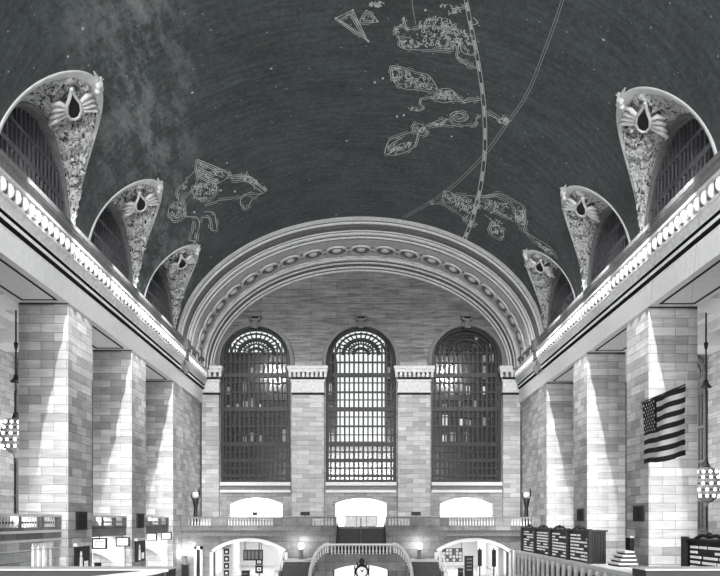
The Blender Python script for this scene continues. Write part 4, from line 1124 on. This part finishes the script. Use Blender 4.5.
# ------------------------------------------------------------------ near parapet
for x0, x1, lab in ((-14, -3.25, 'near stone parapet across the bottom left of the frame'), (4.75, 14, 'near stone parapet across the bottom right of the frame')):
    root = thing('parapet', ((x0+x1)/2, 12.2, 0), lab, 'parapet', 'near parapets')
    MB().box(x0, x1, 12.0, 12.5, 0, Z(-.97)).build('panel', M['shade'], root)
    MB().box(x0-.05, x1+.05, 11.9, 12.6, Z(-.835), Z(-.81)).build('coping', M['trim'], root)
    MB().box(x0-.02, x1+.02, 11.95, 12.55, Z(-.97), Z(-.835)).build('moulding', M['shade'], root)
root = thing('stair_handrail', (-3.6, 11, 0), 'pale sloping handrail in front of the near left parapet', 'handrail')
MB().tube([(-3.05, 11.4, Z(-.80)), (-3.3, 11.35, Z(-.83)), (-3.8, 11.3, Z(-.89)), (-4.6, 11.2, Z(-.98))], [.02, .045, .055, .06], 8).build('rail', M['trim'], root)
mb = MB(); mb.tube([(-3.1, 11.4, 0), (-3.1, 11.4, Z(-.83))], .05, 6); mb.tube([(-4.55, 11.2, 0), (-4.55, 11.2, Z(-.98))], .05, 6); mb.build('post', M['bronze'], root)

# ------------------------------------------------------------------ light
w = bpy.data.worlds.new('World'); bpy.context.scene.world = w; w.use_nodes = True
w.node_tree.nodes['Background'].inputs[0].default_value = (.97, 1, 1, 1); w.node_tree.nodes['Background'].inputs[1].default_value = 1.0
def spot(loc, tgt, energy, ang, blend=.5):
    L = bpy.data.lights.new('spot_fill', 'SPOT'); L.energy = energy; L.spot_size = math.radians(ang); L.spot_blend = blend; L.shadow_soft_size = 0
    o = bpy.data.objects.new('spot_fill', L); C.objects.link(o); o.location = loc
    o.rotation_euler = (Vector(tgt)-Vector(loc)).to_track_quat('-Z', 'Y').to_euler()
for s in (-1, 1):
    for y in (28.5, 37.5, 43.5, 50.5, 56.5, 63.0):
        spot((s*16.6, y, Z(21.6)), (s*18.5, y+12.5, Z(0)), 9500, 54, .6)  # unseen spots assumed above each cornice to light the pier faces
    spot((s*13, 60, Z(22)), (s*8, YE, Z(10)), 9000, 70, .8)  # unseen spot added to brighten the end wall and arch
    for y in (34, 46, 58, 70):                       # unseen spots added over the opposite cornice to brighten the entablature
        spot((-s*16.8, y, Z(19.5)), (s*18.3, y+4, Z(14.0)), 15000, 26, 1)
spot((4, 34, Z(1)), (-18.9, 41, Z(-3)), 2600, 44, 1)  # unseen spot added to lift the dark left shop front
for s in (-1, 1):
    spot((-s*8, 58, Z(12)), (s*18.7, 79.5, Z(4)), 14000, 34, 1)  # unseen cross spot added to brighten the corner wall
    for a, b in piers(s)[1:]:                            # unseen panels added in the bays to brighten the foot of each pier
        L = bpy.data.lights.new('pier_fill', 'AREA'); L.energy = 260; L.shape = 'RECTANGLE'; L.size = 2.4; L.size_y = .8
        o = bpy.data.objects.new('pier_fill', L); C.objects.link(o); o.location = (s*19.9, a-6.0, Z(.2))
        o.rotation_euler = Vector((0, 1, .35)).to_track_quat('-Z', 'Y').to_euler()
def area(loc, tgt, energy, sx, sy):
    L = bpy.data.lights.new('rear_fill', 'AREA'); L.energy = energy; L.shape = 'RECTANGLE'; L.size = sx; L.size_y = sy
    o = bpy.data.objects.new('rear_fill', L); C.objects.link(o); o.location = loc
    o.rotation_euler = (Vector(tgt)-Vector(loc)).to_track_quat('-Z', 'Y').to_euler()
for x in (-12.3, 0, 12.3):               # unseen area lights added behind the camera, standing in for assumed end windows
    area((x, -70, Z(12)), (x*.3, 60, Z(8)), 25500, 7.5, 17)

# ------------------------------------------------------------------ camera
cam = bpy.data.cameras.new('Camera'); co = bpy.data.objects.new('Camera', cam); C.objects.link(co)
co.location = (0, 0, E); co.rotation_euler = (PI/2, 0, 0)
cam.sensor_width = 36; cam.lens = 36; cam.shift_y = 232/720; cam.shift_x = -1/720; cam.clip_end = 500
bpy.context.scene.camera = co
vs = bpy.context.scene.view_settings
vs.view_transform = 'Standard'; vs.look = 'Medium High Contrast'; vs.exposure = 0
